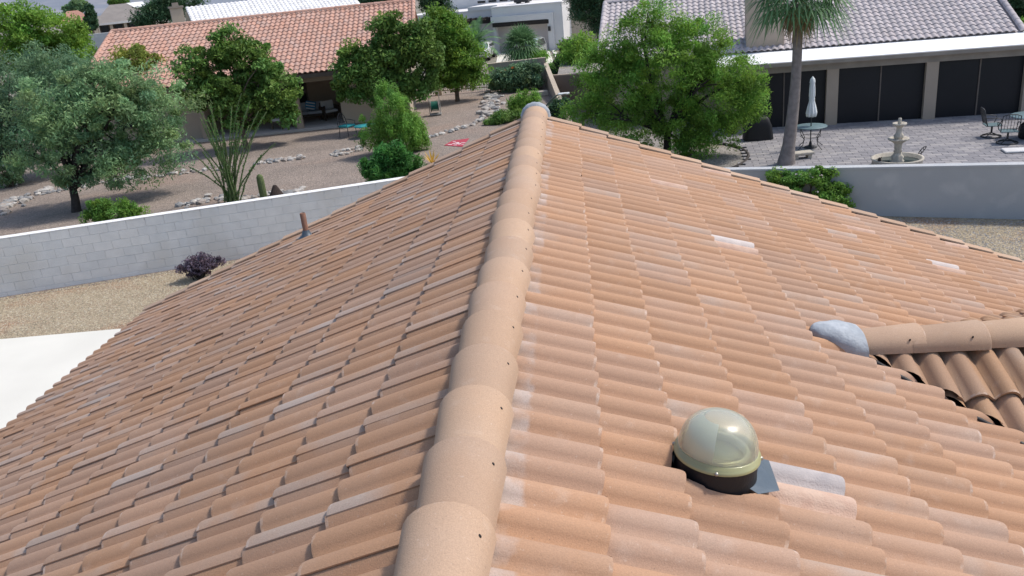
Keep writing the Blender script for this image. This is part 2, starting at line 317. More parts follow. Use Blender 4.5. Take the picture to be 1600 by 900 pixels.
# deck
mb = MB()
for side in (-1, 1):
    a, b_, c, d = (slopeP(side, s, y, -0.105) for s, y in ((0.0, YB), (0.0, DEND - 0.03), ((SE if side < 0 else 6.55) - 0.05, DEND - 0.03), ((SE if side < 0 else 6.55) - 0.05, YB)))
    lo = [q - Vector((0, 0, 0.1)) for q in (a, b_, c, d)]
    o = [a, b_, c, d] + lo
    fs = [(0, 1, 2, 3), (4, 7, 6, 5), (0, 4, 5, 1), (1, 5, 6, 2), (2, 6, 7, 3), (3, 7, 4, 0)]
    mb.add(o, [q[::-1] for q in fs] if side == 1 else fs)
xe = CROSS_END; w_ = xe - XC0
for sg in (-1, 1):                          # cross gable deck, trimmed along its valleys
    zz = lambda dy: ZC - dy * SP / CP - 0.11
    mb.add([(XC0 + 0.12, YC, zz(0)), (xe, YC, zz(0)), (xe, YC + sg * 3.6, zz(3.6)), (XC0 + 0.12 + 3.6, YC + sg * 3.6, zz(3.6))], [(0, 1, 2, 3)])
roof = mb.build('roof', M['felt'], house)
# walls under the roof
mb = MB(); hw = SE * CP - 0.55
zt = RZ - hw * SP / CP - 0.25
prof = [(-hw, 0), (hw, 0), (hw, zt), (0, RZ - 0.33), (-hw, zt)]
n = len(prof)
mb.add([(x, DEND - 0.45, z) for x, z in prof] + [(x, YB + 0.4, z) for x, z in prof], [tuple(range(n))[::-1], tuple(range(n, 2 * n))] + [(i, (i + 1) % n, n + (i + 1) % n, n + i) for i in range(n)])
mb.build('wall', M['stucco_tan'], house)
mb = MB(); mb.box((6.0, YC, 0.9), (3.0, 6.2, 1.8)); mb.build('wall', M['stucco_tan'], house)
for side in (-1, 1):
    mb = MB(); e = slopeP(side, (SE if side < 0 else 6.55) - 0.03, 0, -0.2); mb.box((e.x, (DEND + YB) / 2 - 0.03, e.z), (0.05, DEND - YB - 0.1, 0.18)); mb.build('fascia', M['fascia'], house)

def barrel(t, w): 
    x = min(max(t / w, 0), 1); return ROLL * (math.sin(PI * x) ** 0.70 if 0 < x < 1 else 0.0)
TE = 0.262                                   # where the cover lock ends on barrel two
PRO = [(-0.047, 0.0385), (-0.031, 0.0305), (-0.013, 0.0150), (0.004, 0.003)]
LIP = len(PRO)
for i in range(7): t = 0.010 + (TW / 2 - 0.010) * i / 6; PRO.append((t, barrel(t - 0.010, TW / 2 - 0.010)))
for i in range(1, 6): t = TW / 2 + (TE - TW / 2) * (i / 5) ** 0.85; PRO.append((t, barrel(t - TW / 2, TW / 2)))
AB = LIP + 6                                 # first face of barrel two
N0 = -0.047                                  # valley level at the butt, below the fitted plane
def tile_geo():
    """verts (s up-slope from the butt, t across, n) + faces; shared by every field tile"""
    vs, fs, sm, kd = [], [], [], []
    k = len(PRO)
    nl = lambda v: N0 - 0.030 * v / TL
    for v in (0.0, 0.014, TL):
        for (t, h) in PRO: vs.append((v, t, nl(v) + h - (0.0025 if v == 0 else 0)))
    for r in range(2):
        for i in range(k - 1): fs.append((r * k + i, r * k + i + 1, (r + 1) * k + i + 1, (r + 1) * k + i)); sm.append(True); kd.append((i, r == 0))
    o = len(vs)                              # butt face
    for (t, h) in PRO: vs.append((0.0, t, nl(0) + h - 0.0025))
    for (t, h) in PRO: vs.append((0.003, t, nl(0) + h - THK))
    for i in range(k - 1): fs.append((o + i + 1, o + i, o + k + i, o + k + i + 1)); sm.append(False); kd.append((i, False))
    o = len(vs)                              # the lock edge
    t, h = PRO[-1]
    vs += [(0, t, nl(0) + h), (TL, t, nl(TL) + h), (TL, t, nl(TL) + h - 0.0055), (0, t, nl(0) + h - 0.0055)]
    fs.append((o, o + 3, o + 2, o + 1)); sm.append(False); kd.append((k - 2, False))
    return vs, fs, sm, kd
TG = tile_geo()
def tint_attr(me, cols):                     # per-corner colour, one value for each face
    a = me.color_attributes.new('tint', 'FLOAT_COLOR', 'CORNER')
    arr = np.repeat(np.asarray(cols, dtype=np.float32), [len(p.vertices) for p in me.polygons], axis=0)
    a.data.foreach_set('color', arr.ravel())
def face_tints(base):
    """barrel two of a tile is greyer than barrel one, as flashed tiles are; alpha 0 marks the worn arris"""
    out = []
    for (j, worn) in TG[3]:
        gB = 1.0 if j >= AB else (0.4 if j < LIP else 0.12)
        out.append((base[0], min(1, base[1] * gB * 1.5), base[2], 0.0 if worn else 1.0))
    return out
def mk_tile_mesh(mat, base, flip):
    me = bpy.data.meshes.new('roof_tile'); fs = [f[::-1] for f in TG[1]] if flip else TG[1]
    me.from_pydata(TG[0], [], fs); me.polygons.foreach_set('use_smooth', TG[2]); me.materials.append(mat)
    tint_attr(me, face_tints(base)); me.update(); return me
def rtint(r, left=False): return (0.5 + (r.random() - 0.5) * 0.7, max(0, r.gauss(0.40, 0.22) if left else r.gauss(0.08, 0.12) + (0.35 if r.random() < 0.06 else 0)), r.random() ** 1.6, 1)
VAR = {}
for key in (0, 1): VAR[key] = [mk_tile_mesh(M['tile'], rtint(rnd, key == 1), 0) for _ in range(22)]
VAR[2] = [mk_tile_mesh(M['tile_shaded'], rtint(rnd), 0) for _ in range(22)]
def special(ma, mb_):
    me = mk_tile_mesh(M[ma], (0.5, 0.2, 0.5), 0); me.materials.append(M[mb_])
    for p_, (j, worn) in zip(me.polygons, TG[3]):
        if j >= AB: p_.material_index = 1
    return [me]
SPECIAL = {'grey': special('pinkrough', 'grey_tile'), 'white': special('pinkrough', 'old_tile'), 'pinkA': special('pinkrough', 'tile'), 'pinkB': special('tile', 'pinkrough')}
# frames: columns are s (up-slope), t, n
def tile_frame(kind, butt, torg, jit):
    """kind 'L','R' main slopes, 'C' cross gable near slope, 'D' far slope"""
    if kind in 'LR':
        sd_ = 1 if kind == 'R' else -1
        up = Vector((-sd_ * CP, 0, SP)); nn = Vector((sd_ * SP, 0, CP)); tt = Vector((0, sd_, 0)); o = slopeP(sd_, butt, torg)
    else:
        sg = -1 if kind == 'C' else 1
        up = Vector((0, -sg * CP, SP)); nn = Vector((0, sg * SP, CP)); tt = Vector((-sg, 0, 0)) ; o = Vector((torg, YC + sg * butt * CP, ZC - butt * SP)) - nn * (0.02 if kind == 'D' else 0.0)
    if kind != 'L': o = o + nn * 0.008; nn = nn * 1.22      # this side's rolls stand higher
    Mx = Matrix((up, tt, nn)).transposed().to_4x4(); Mx.translation = o
    J = Matrix.Translation((jit[0], jit[1], jit[2])) @ Matrix.Rotation(jit[3], 4, 'Z') @ Matrix.Rotation(jit[4], 4, 'Y')
    return Mx @ J
sR = [0.50, 0.81, 1.17, 1.53, 1.88, 2.22]
while sR[-1] < 6.5: sR.append(sR[-1] + 0.3447)
sL = [0.545, 0.885, 1.245]
while sL[-1] < 5.2: sL.append(sL[-1] + 0.3447)
tiles = []
def project(P):
    d = P - CAM; z = d.dot(W_)
    return (800 + F_ * d.dot(R_) / z, 450 - F_ * d.dot(U_) / z, z) if z > 0.1 else (-9999, -9999, z)
DOME_PX = (1120, 708)
nR = Vector((SP, 0, CP)); dd = ray(*DOME_PX); P0 = slopeP(1, 0, 0, 0.052); DC = CAM + dd * ((P0 - CAM).dot(nR) / dd.dot(nR))
d_s = (DC.x - 0.052 * SP) / CP; d_y = DC.y
white_px = {(1142, 382): 'white', (1035, 279): 'pinkA', (1115, 276): 'pinkB', (1340, 362): 'pinkA', (1470, 414): 'white', (1500, 383): 'pinkB', (1240, 735): 'grey'}
for kind, courses in (('L', sL), ('R', sR)):
    for ci, s in enumerate(courses):
        j0 = -40
        y0 = 2.08 if kind == 'R' else 2.245 + 0.045
        for j in range(-30, 40):
            y = y0 + TW * j if kind == 'R' else y0 - TW * j
            ylo, yhi = (y, y + TW) if kind == 'R' else (y - TW, y)
            if ylo < YB or ylo > DEND - 0.14: continue
            jit = (rnd.gauss(0, 0.004), rnd.gauss(0, 0.002), rnd.random() ** 3 * 0.004, rnd.gauss(0, 0.004), rnd.gauss(0, 0.003))
            tiles.append(dict(kind=kind, s=s, y=y, M=tile_frame(kind, s, y, jit), sp=None, edge=yhi > DEND + 0.05))
cB = [0.50]
while cB[-1] < 3.5: cB.append(cB[-1] + 0.3447)
for kind in 'CD':
    for s in cB:
        for j in range(0, 19):
            x = XC0 + 0.1 + TW * j
            if x - XC0 < s * CP - 1.0: continue
            jit = (rnd.gauss(0, 0.004), rnd.gauss(0, 0.002), rnd.random() ** 3 * 0.004, rnd.gauss(0, 0.004), rnd.gauss(0, 0.003))
            tiles.append(dict(kind=kind, s=s, y=x + (0 if kind == 'C' else TW), M=tile_frame(kind, s, x + (0 if kind == 'C' else TW), jit), sp=None))
keep = []
for t in tiles:
    c = t['M'] @ Vector((0.17, 0.15, 0.0)); t['c'] = c
    cs = [t['M'] @ Vector(q) for q in ((0, 0, 0), (TL, 0, 0), (0, TW, 0), (TL, TW, 0))]
    t['cut'] = None
    if t['kind'] == 'R':
        dn = [(YC - q.y) - (q.x - XC0) for q in cs]; df = [(q.y - YC) - (q.x - XC0) for q in cs]
        inside = [a < 0.04 and b_ < 0.04 and q.x > XC0 for a, b_, q in zip(dn, df, cs)]
        if all(inside) and (c.y < YC or (c.x - XC0) - (c.y - YC) > 0.45): continue
        if any(inside): t['cut'] = 'near' if c.y < YC else 'far'
        ds = [math.hypot((q.x - DC.x), (q.y - DC.y)) for q in cs + [c]]
        if min(ds) < 0.27 and abs(c.y - d_y) < 0.34 and abs(c.x / CP - d_s) < 0.42: t['dome'] = True
    elif t['kind'] in 'CD':
        sg = -1 if t['kind'] == 'C' else 1
        dv = [(q.x - XC0) - sg * (q.y - YC) for q in cs]
        if all(q < 0.03 for q in dv): continue
        if any(q < 0.03 for q in dv): t['cut'] = 'valley' + t['kind']
    px = project(c); t['px'] = px
    t['size'] = (0 if not (-60 < px[0] < 1660 and -30 < px[1] < 960) or t['kind'] == 'D' else 1.0 / px[2] ** 2 * (1.0 if t['kind'] != 'L' else 1.05))
    keep.append(t)
tiles = keep
for (wx, wy), mt in white_px.items():
    best = min((t for t in tiles if t['kind'] == 'R' and not t['cut']), key=lambda t: math.hypot(t['px'][0] - wx, t['px'][1] - wy)); best['sp'] = mt
def bm_tile(t, dense=False):
    flip = t['kind'] in 'X'
    bm = bmesh.new(); vs = [bm.verts.new(t['M'] @ Vector(q)) for q in TG[0]]
    lay = bm.loops.layers.float_color.new('tint'); ft = face_tints(rtint(rnd))
    for f, s_, ct in zip(TG[1], TG[2], ft):
        try: bf = bm.faces.new([vs[i] for i in f])
        except ValueError: continue
        bf.smooth = s_
        for lp in bf.loops: lp[lay] = ct
    return bm
def finish_bm(bm, name, mat, parent):
    me = bpy.data.meshes.new(name); bm.to_mesh(me); bm.free(); me.materials.append(mat)
    o = bpy.data.objects.new(name, me); col.objects.link(o); o.parent = parent; o.matrix_parent_inverse = parent_world(parent).inverted(); return o
def bis(bm, co, no):
    bmesh.ops.bisect_plane(bm, geom=bm.verts[:] + bm.edges[:] + bm.faces[:], dist=1e-5, plane_co=co, plane_no=no, clear_outer=True)
NEED = [t for t in tiles if t['cut'] or t.get('dome')]
order = sorted([t for t in tiles if not (t['cut'] or t.get('dome'))], key=lambda t: -t['size'] * (3 if t['kind'] == 'C' else 1))
N_IND = 300 - len([t for t in NEED if t['size'] > 0])
rest = MB(); rest_t = []
def rest_add(vs, fs, sm, ft):
    o = len(rest.v); rest.v += [tuple(q) for q in vs]; rest.f += [tuple(i + o for i in f) for f in fs]; rest.sm += list(sm); rest.tag += [rest.cur] * len(fs); rest_t.extend(ft)
for i, t in enumerate(order):
    fl = 0
    if (t['sp'] or (i < N_IND)) and not t.get('edge'):
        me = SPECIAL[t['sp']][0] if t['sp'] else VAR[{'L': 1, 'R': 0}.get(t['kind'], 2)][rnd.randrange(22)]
        inst('roof_tile', me, roof, t['M'])
    else:
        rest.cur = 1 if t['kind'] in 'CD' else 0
        vv = [t['M'] @ Vector(q) for q in TG[0]]
        if t.get('edge'): vv = [Vector((q.x, min(q.y, DEND + 0.05), q.z)) for q in vv]
        rest_add(vv, TG[1], TG[2], face_tints(rtint(rnd, t['kind'] == 'L')))
for t in NEED:
    bm = bm_tile(t)
    if t['cut'] == 'near': bis(bm, (XC0 + 0.05, YC - 0.03, 0), (1, 1, 0))
    elif t['cut'] == 'far': bis(bm, (XC0, YC + 0.10, 0), (0, -1, 0))
    elif t['cut'] == 'valleyC': bis(bm, (XC0 + 0.035, YC, 0), (-1, -1, 0))
    elif t['cut'] == 'valleyD': bis(bm, (XC0 + 0.0, YC, 0), (-1, 1, 0))
    if t.get('dome'):                        # tile sawn round the skylight collar
        bmesh.ops.subdivide_edges(bm, edges=[e for e in bm.edges if e.calc_length() > 0.2], cuts=40, use_grid_fill=True)
        up = Vector((-CP, 0, SP)); dead = []; A_, B_ = 0.186, 0.166
        def ell(co): q = co - DC; return ((q.dot(up) + 0.022) / A_, q.y / B_)
        for f in bm.faces:
            e_ = ell(f.calc_center_median())
            if e_[0] ** 2 + e_[1] ** 2 < 1: dead.append(f)
        dv = {v for f in dead for v in f.verts}
        bmesh.ops.delete(bm, geom=dead, context='FACES')
        for v in bm.verts:
            if v.is_valid and v in dv and v.link_faces:
                e_ = ell(v.co); r_ = math.hypot(*e_)
                if r_ > 0.2: v.co += up * (e_[0] * A_ * (1 / r_ - 1)) + Vector((0, e_[1] * B_ * (1 / r_ - 1), 0))
    if len(bm.faces) == 0: bm.free(); continue
    finish_bm(bm, 'roof_tile', M['tile_shaded' if t['kind'] in 'CD' else 'tile'], roof)
ro = rest.build('roof_tile_field', [M['tile'], M['tile_shaded']], roof); tint_attr(ro.data, rest_t); stuff(ro)

# ridge caps: butt end away from the camera, each lying over the one beyond
def cap_mesh(L, w0, w1, h0, h1, seed, nail=True):
    r_ = random.Random(seed); mb = MB(); ns = 14; vs = []
    secs = [(0.0, w0, h0), (L * 0.5, (w0 + w1) / 2, (h0 + h1) / 2), (L - 0.010, w1 + 0.003, h1 + 0.003), (L, w1 - 0.002, h1 - 0.003)]
    for (yy_, w, h) in secs:
        for i in range(ns + 1):
            a = PI * i / ns; vs.append((w * math.cos(a), yy_, h * math.sin(a) ** 0.85 - 0.01))
    m_ = ns + 1
    mb.add(vs, [(k_ * m_ + i, k_ * m_ + i + 1, (k_ + 1) * m_ + i + 1, (k_ + 1) * m_ + i) for k_ in range(3) for i in range(ns)], True)
    a_ = vs[3 * m_:]; inn = [(x * 0.86, y_, z * 0.86 - 0.006) for x, y_, z in a_]
    mb.add(a_ + inn, [(i + 1, i, m_ + i, m_ + i + 1) for i in range(ns)])
    o = mb.build('ridge_cap', M['cap']); me = o.data; bpy.data.objects.remove(o)
    tb0 = (r_.random() * 0.6 + 0.3, r_.random() * 0.6, r_.random()); tint_attr(me, [(*tb0, 0.0 if 2 * ns <= fi < 3 * ns else 1.0) for fi in range(len(me.polygons))]); return me
caps = [cap_mesh(0.43, 0.118, 0.139, 0.118, 0.136, s) for s in range(6)]
nail = MB(); nail.lathe([(0.0, 0.002), (0.006, 0.002), (0.006, -0.004)], 8); no_ = nail.build('tmp', M['felt']); nail_me = no_.data; bpy.data.objects.remove(no_)
y = 2.0026 - 0.358 * 12; i = 0
CAPZ = RZ - 0.062
while y < DEND - 0.02:
    if y > YB + 0.4:
        L = min(y, DEND) ; yb = min(y, DEND)
        Mx = Matrix.Translation((rnd.gauss(0, 0.004), yb - 0.43, CAPZ)) @ Matrix.Rotation(rnd.gauss(0, 0.006), 4, 'Z') @ Matrix.Rotation(0.010, 4, 'X')
        c = inst('ridge_cap', caps[i % 6], roof, Mx)
        a = 0.62; q = Mx @ Vector((0.1345 * math.cos(a), 0.33, 0.1335 * math.sin(a) ** 0.85 - 0.010))
        nm = Matrix.Translation(q) @ Matrix.Rotation(PI / 2 - a, 4, 'Y')
        inst('nail', nail_me, house, nm)
    y += 0.358; i += 1
# end cap and the grey mastic collar closing the ridge over the gable
Mx = Matrix.Translation((0, DEND - 0.36, CAPZ + 0.004)); inst('ridge_cap', caps[2], roof, Mx)
mb = MB(); ns = 22; vs = []
for yy_, w in ((-0.045, 0.132), (-0.03, 0.158), (0.03, 0.166), (0.05, 0.13), (0.05, 0.02)):
    for i in range(ns + 1):
        a = -0.12 + (PI + 0.24) * i / ns; ww = w * (1 + 0.02 * math.sin(i * 2.3)); vs.append((ww * math.cos(a), DEND + 0.06 + yy_, CAPZ + 0.0 + ww * 0.98 * math.sin(a)))
mb.add(vs, [(k_ * (ns + 1) + i, k_ * (ns + 1) + i + 1, (k_ + 1) * (ns + 1) + i + 1, (k_ + 1) * (ns + 1) + i) for k_ in range(4) for i in range(ns)], True)
mb.build('mastic_collar', M['mastic'], roof)
# rake tiles down both far edges
def rake_mesh(seed):
    r_ = random.Random(seed); mb = MB()
    pr_ = [(-0.075, -0.012), (-0.07, 0.002), (0.02, 0.014), (0.045, 0.008), (0.052, -0.02), (0.052, -0.17), (0.034, -0.17), (0.034, -0.02), (0.02, -0.004)]
    n_ = len(pr_); vs = [(0.0, t, h) for t, h in pr_] + [(TL, t, h - 0.024) for t, h in pr_]
    mb.add(vs, [(i, (i + 1) % n_, n_ + (i + 1) % n_, n_ + i) for i in range(n_)] + [tuple(range(n_))[::-1], tuple(range(n_, 2 * n_))])
    o = mb.build('rake_tile', M['cap']); me = o.data; bpy.data.objects.remove(o)
    tint_attr(me, [(r_.random(), r_.random(), r_.random(), 1)] * len(me.polygons)); return me
rakes = [rake_mesh(s) for s in range(5)]
for side, cs in ((1, sR), (-1, sL)):
    for s in cs:
        up = Vector((-side * CP, 0, SP)); nn = Vector((side * SP, 0, CP)); tt = Vector((0, 1, 0))
        Mx = Matrix((up, tt, nn)).transposed().to_4x4(); Mx.translation = slopeP(side, s + (0.03 if side > 0 else 0.0), DEND + 0.045, 0.004 if side > 0 else 0.012)
        inst('rake_tile', rakes[rnd.randrange(5)], roof, Mx @ Matrix.Rotation(rnd.gauss(0, 0.008), 4, 'Z'))
    mb = MB(); a, b_ = slopeP(side, 0.1, DEND - 0.005, -0.07), slopeP(side, SE, DEND - 0.005, -0.07)
    mb.bar(a, b_, 0.07, 0.07); mb.build('rake_felt', M['felt'], roof)
# cross gable: ridge caps, mastic saddle, valley trough
xcap = MB()
caps2 = [cap_mesh(0.43, 0.118, 0.136, 0.100, 0.112, s + 20) for s in range(4)]
x = XC0 + 0.03; i = 0
while x < CROSS_END:
    Mx = Matrix.Translation((x, YC - 0.02 * (i % 2), ZC - 0.062 + 0.006 * (i % 2))) @ Matrix.Rotation(-PI / 2 + rnd.gauss(0.0, 0.012), 4, 'Z') @ Matrix.Rotation(0.012 + 0.0 * i, 4, 'X')
    inst('ridge_cap', caps2[i % 4], roof, Mx)
    a = PI - 0.55; a = 0.55
    q = Mx @ Vector((0.130 * math.cos(a), 0.33, 0.130 * math.sin(a) ** 0.85 - 0.008)); inst('nail', nail_me, house, Matrix.Translation(q) @ Matrix.Rotation(PI / 2, 4, 'X') @ Matrix.Rotation(-0.6, 4, 'X'))
    x += 0.345; i += 1
mb = MB(); vs = []; nu, nv = 14, 14               # dented lead saddle over the junction
for iu in range(nu + 1):
    u = iu / nu; xx = XC0 - 0.19 + 0.30 * u
    rr = 0.155 * min(1, (u / 0.7)) ** 0.5 if u < 0.7 else 0.155
    zb = max(RZ - xx * SP / CP - 0.02, ZC - 0.07)
    for iv in range(nv + 1):
        a = PI * iv / nv; hh = math.sin(a) ** 0.8
        dz = zb + hh * (rr * 0.72) + 0.003 * math.sin(iu * 1.1 + iv * 1.3); yy_ = YC + rr * 1.12 * math.cos(a)
        if iv in (0, nv): dz -= 0.05
        vs.append((xx, yy_, dz))
mb.add(vs, [(i * (nv + 1) + j, i * (nv + 1) + j + 1, (i + 1) * (nv + 1) + j + 1, (i + 1) * (nv + 1) + j) for i in range(nu) for j in range(nv)], True)
mb.build('lead_saddle', M['mastic'], roof)
for sg in (-1, 1):
    mb = MB(); L = 4.6
    a = Vector((XC0 + 0.0, YC, ZC - 0.07)); b_ = a + Vector((L, sg * L, -L * SP / CP))
    side_ = Vector((1, -sg, 0)).normalized() * 0.09
    mb.add([a - side_, a + side_, b_ + side_, b_ - side_], [(0, 1, 2, 3)]); 
    mb.build('valley_flashing', M['flash_black'], roof)
    if sg < 0:
        pts = [Vector((XC0 + 0.05 + t_, YC - 0.10 - t_, RZ - (XC0 + 0.05 + t_) * SP / CP - 0.035 + 0.006 * math.sin(t_ * 14))) for t_ in np.linspace(0.02, 2.4, 40)]
        mb = MB(); mb.tube([tuple(q) for q in pts], 0.016, 6); mb.build('valley_seal', M['flash_black'], roof)
# skylight
SLM = Matrix((Vector((CP, 0, -SP)), Vector((0, 1, 0)), nR)).transposed().to_4x4(); SLM.translation = DC
SKM = Matrix.Translation(DC) @ Matrix.Rotation(math.radians(7), 4, 'Y') @ Matrix.Rotation(math.radians(-1), 4, 'X')
RD = 0.150
mb = MB(); prof = [(RD + 0.012, 0.0), (RD + 0.012, 0.014), (RD + 0.004, 0.016), (RD + 0.004, 0.030), (RD - 0.008, 0.032), (RD - 0.012, 0.0), (RD + 0.012, 0.0)]
mb.lathe(prof, 48, M=SKM); rim = mb.build('skylight', M['rim'], house)
mb = MB(); prof = [(RD * math.cos(a) ** 0.72 if a < PI / 2 - 1e-3 else 0.0, 0.024 + 0.142 * math.sin(a)) for a in np.linspace(0, PI / 2, 18)]
mb.lathe(prof, 48, M=SKM)
prof2 = [(max(0, r_ - 0.004), z_ - 0.003) for r_, z_ in prof]
mb.lathe(prof2[::-1], 48, M=SKM); mb.build('dome', M['dome'], rim)
mb = MB(); mb.lathe([(0.0, 0.002), (RD - 0.016, 0.002)], 36, M=SKM); mb.lathe([(RD - 0.02, 0.004), (RD - 0.035, 0.03), (RD - 0.05, 0.03), (RD - 0.055, -0.25)], 36, M=SKM); mb.build('light_tube', M['tube_in'], rim)
mb = MB(); vs = []                                # curved reflector sheet inside the dome, on the up-slope left side
for i in range(13):
    a = PI * (0.62 + 0.78 * i / 12)
    for r_, z_ in ((RD * 0.86, 0.012), (RD * 0.84, 0.06), (RD * 0.70, 0.115), (RD * 0.42, 0.155)): vs.append((r_ * math.cos(a), r_ * math.sin(a), z_))
mb.add(vs, [(4 * i + j, 4 * i + j + 1, 4 * i + 5 + j, 4 * i + 4 + j) for i in range(12) for j in range(3)], True, SKM); mb.build('reflector', M['reflector'], rim)
for a in (-1.75, -0.2, 1.4, 2.9):
    mb = MB(); q = Vector(((RD + 0.014) * math.cos(a), (RD + 0.014) * math.sin(a), 0.008)); mb.lathe([(0, 0.006), (0.007, 0.004), (0.008, -0.004)], 8, M=SKM @ Matrix.Translation(q) @ Matrix.Rotation(a, 4, 'Z') @ Matrix.Rotation(PI / 2, 4, 'Y')); mb.build('screw', M['screw'], rim)
mb = MB(); mb.lathe([(RD + 0.004, 0.004), (RD + 0.005, -0.05), (RD + 0.010, -0.10), (RD + 0.016, -0.19)], 40, M=SKM); mb.build('flashing_collar', M['flash_black'], rim)
mb = MB(); mb.add([(-0.12, -0.17, -0.128), (-0.12, 0.17, -0.128), (0.27, 0.17, -0.125), (0.27, -0.17, -0.125)], [(0, 3, 2, 1)], False, SLM)
PAN = [(0.13, 0.08, -0.025), (0.19, 0.096, -0.022), (0.25, 0.117, -0.030), (0.25, -0.075, -0.038), (0.156, -0.130, -0.045), (0.10, -0.10, -0.04)]
mb.add(PAN, [(0, 1, 2, 3, 4, 5)], False, SLM); mb.build('flashing_pan', M['flash_blue'], rim)
# vent pipe by the far left rake
vp = slopeP(-1, 2.83, 8.62, -0.05)
mb = MB(); mb.lathe([(0.030, -0.05), (0.032, 0.30), (0.024, 0.305), (0.022, 0.05)], 16, c=vp); pipe = mb.build('vent_pipe', M['rust_pipe'], house)
mb = MB(); mb.lathe([(0.10, 0.02), (0.055, 0.055), (0.034, 0.11)], 16, c=vp); mb.build('collar', M['flash_blue'], pipe)

# ------------------------------------------------------------------ the ground
def sstep(a, b, x): t = min(max((x - a) / (b - a), 0), 1); return t * t * (3 - 2 * t)
def base_z(x, y):
    d = math.hypot(x, y)
    return -1.5 + 3.6 * sstep(75, 165, d) * sstep(0.15, 0.40, -x / max(d, 1)) - 0.4
gx = sorted(set(list(np.linspace(-4000, -400, 19)) + list(np.linspace(-400, 400, 81)) + list(np.linspace(400, 4000, 19))))
gy = sorted(set(list(np.linspace(-1500, -100, 8)) + list(np.linspace(-100, 400, 51)) + list(np.linspace(400, 6000, 29))))
mb = MB(); nx, ny = len(gx), len(gy)
mb.add([(x, y, base_z(x, y)) for y in gy for x in gx], [(j * nx + i, j * nx + i + 1, (j + 1) * nx + i + 1, (j + 1) * nx + i) for j in range(ny - 1) for i in range(nx - 1)], True)
struct(mb.build('ground', M['desert']))
K = Vector((1.2, 20.6)); LA = math.radians(17.27)
A0 = G(0, 464, 0)
def lw(x): return A0.y + math.tan(LA) * (x - A0.x)             # left boundary wall line
def rw(x): return K.y + (x - K.x) * (18.0 - K.y) / (6.5 - K.x) if x < 6.5 else 18.0 - 0.359 * (x - 6.5)
DF = Vector((-0.96, 44.0))
mb = MB(); mb.prism([(-70, -40), (60, -40), (60, rw(60)), (6.5, 18.0), (K.x, K.y), (-70, lw(-70))], -2.2, 0.0); struct(mb.build('gravel_yard', M['gravel']))
mb = MB(); mb.prism([(-70, lw(-70) + 0.02), (K.x, K.y + 0.02), (DF.x, DF.y), (-6.0, 44.4), (-6.2, 52), (-70, 52)], -2.2, -0.004); struct(mb.build('neighbour_yard', M['gravel_pink']))
mb = MB(); mb.prism([(K.x + 0.02, K.y + 0.04), (6.5, 18.04), (60, rw(60) + 0.04), (60, 62), (-0.5, 62), (DF.x + 0.1, DF.y)], -2.2, -1.0); struct(mb.build('patio_yard', M['gravel_grey']))
# pale concrete slab at the lower left
q = [G(-40, 533.5, 0.06), G(183, 514, 0.06)]
d_ = (q[1] - q[0]).normalized(); nrm = Vector((d_.y, -d_.x, 0)); e0 = q[0] - d_ * 9; e1 = q[1] + d_ * 2.6
mb = MB(); mb.prism([(e0.x, e0.y), (e0.x + nrm.x * 9, e0.y + nrm.y * 9), (e1.x + nrm.x * 9, e1.y + nrm.y * 9), (e1.x, e1.y)], 0.0, 0.06); slab = struct(mb.build('concrete_slab', M['concrete']))

# loose gravel along the two boundary strips
def pebbles(name, poly_fn, n, zoff, mats):
    vs = []; fs = []; tg = []
    oct_ = [(1, 0, 0), (0, 1, 0), (-1, 0, 0), (0, -1, 0), (0, 0, 0.8)]
    of = [(0, 1, 4), (1, 2, 4), (2, 3, 4), (3, 0, 4)]
    for _ in range(n):
        x, y = poly_fn(); s = 0.011 + 0.014 * rnd.random() ** 2; a = rnd.random() * PI; o = len(vs); ca, sa = math.cos(a), math.sin(a); e = 0.6 + 0.5 * rnd.random()
        for (ux, uy, uz) in oct_:
            ux2, uy2 = ux * s, uy * s * e; vs.append((x + ca * ux2 - sa * uy2, y + sa * ux2 + ca * uy2, zoff + uz * s * 0.8))
        fs += [tuple(i + o for i in f) for f in of]; tg += [rnd.choice((0, 0, 1, 1, 2, 3))] * 4
    mb = MB(); mb.v = vs; mb.f = fs; mb.sm = [False] * len(fs); mb.tag = tg
    o = mb.build(name, mats); stuff(o); return o
def pl():
    while True:
        x = rnd.uniform(-15.5, -5.0); y = lw(x) - 0.10 - rnd.random() ** 1.2 * 3.6
        if y > 13.6: return x, y
def pr2():
    x = rnd.uniform(5.0, 13.0); return x, rw(x) - 0.15 - rnd.random() * 4.5
tag(pebbles('gravel', pl, 30000, 0.0, M['pebble']), 'loose tan gravel between the white block wall and the roof', 'gravel')
tag(pebbles('gravel', pr2, 16000, 0.0, M['rock']), 'loose grey gravel at the foot of the grey stucco wall', 'gravel')

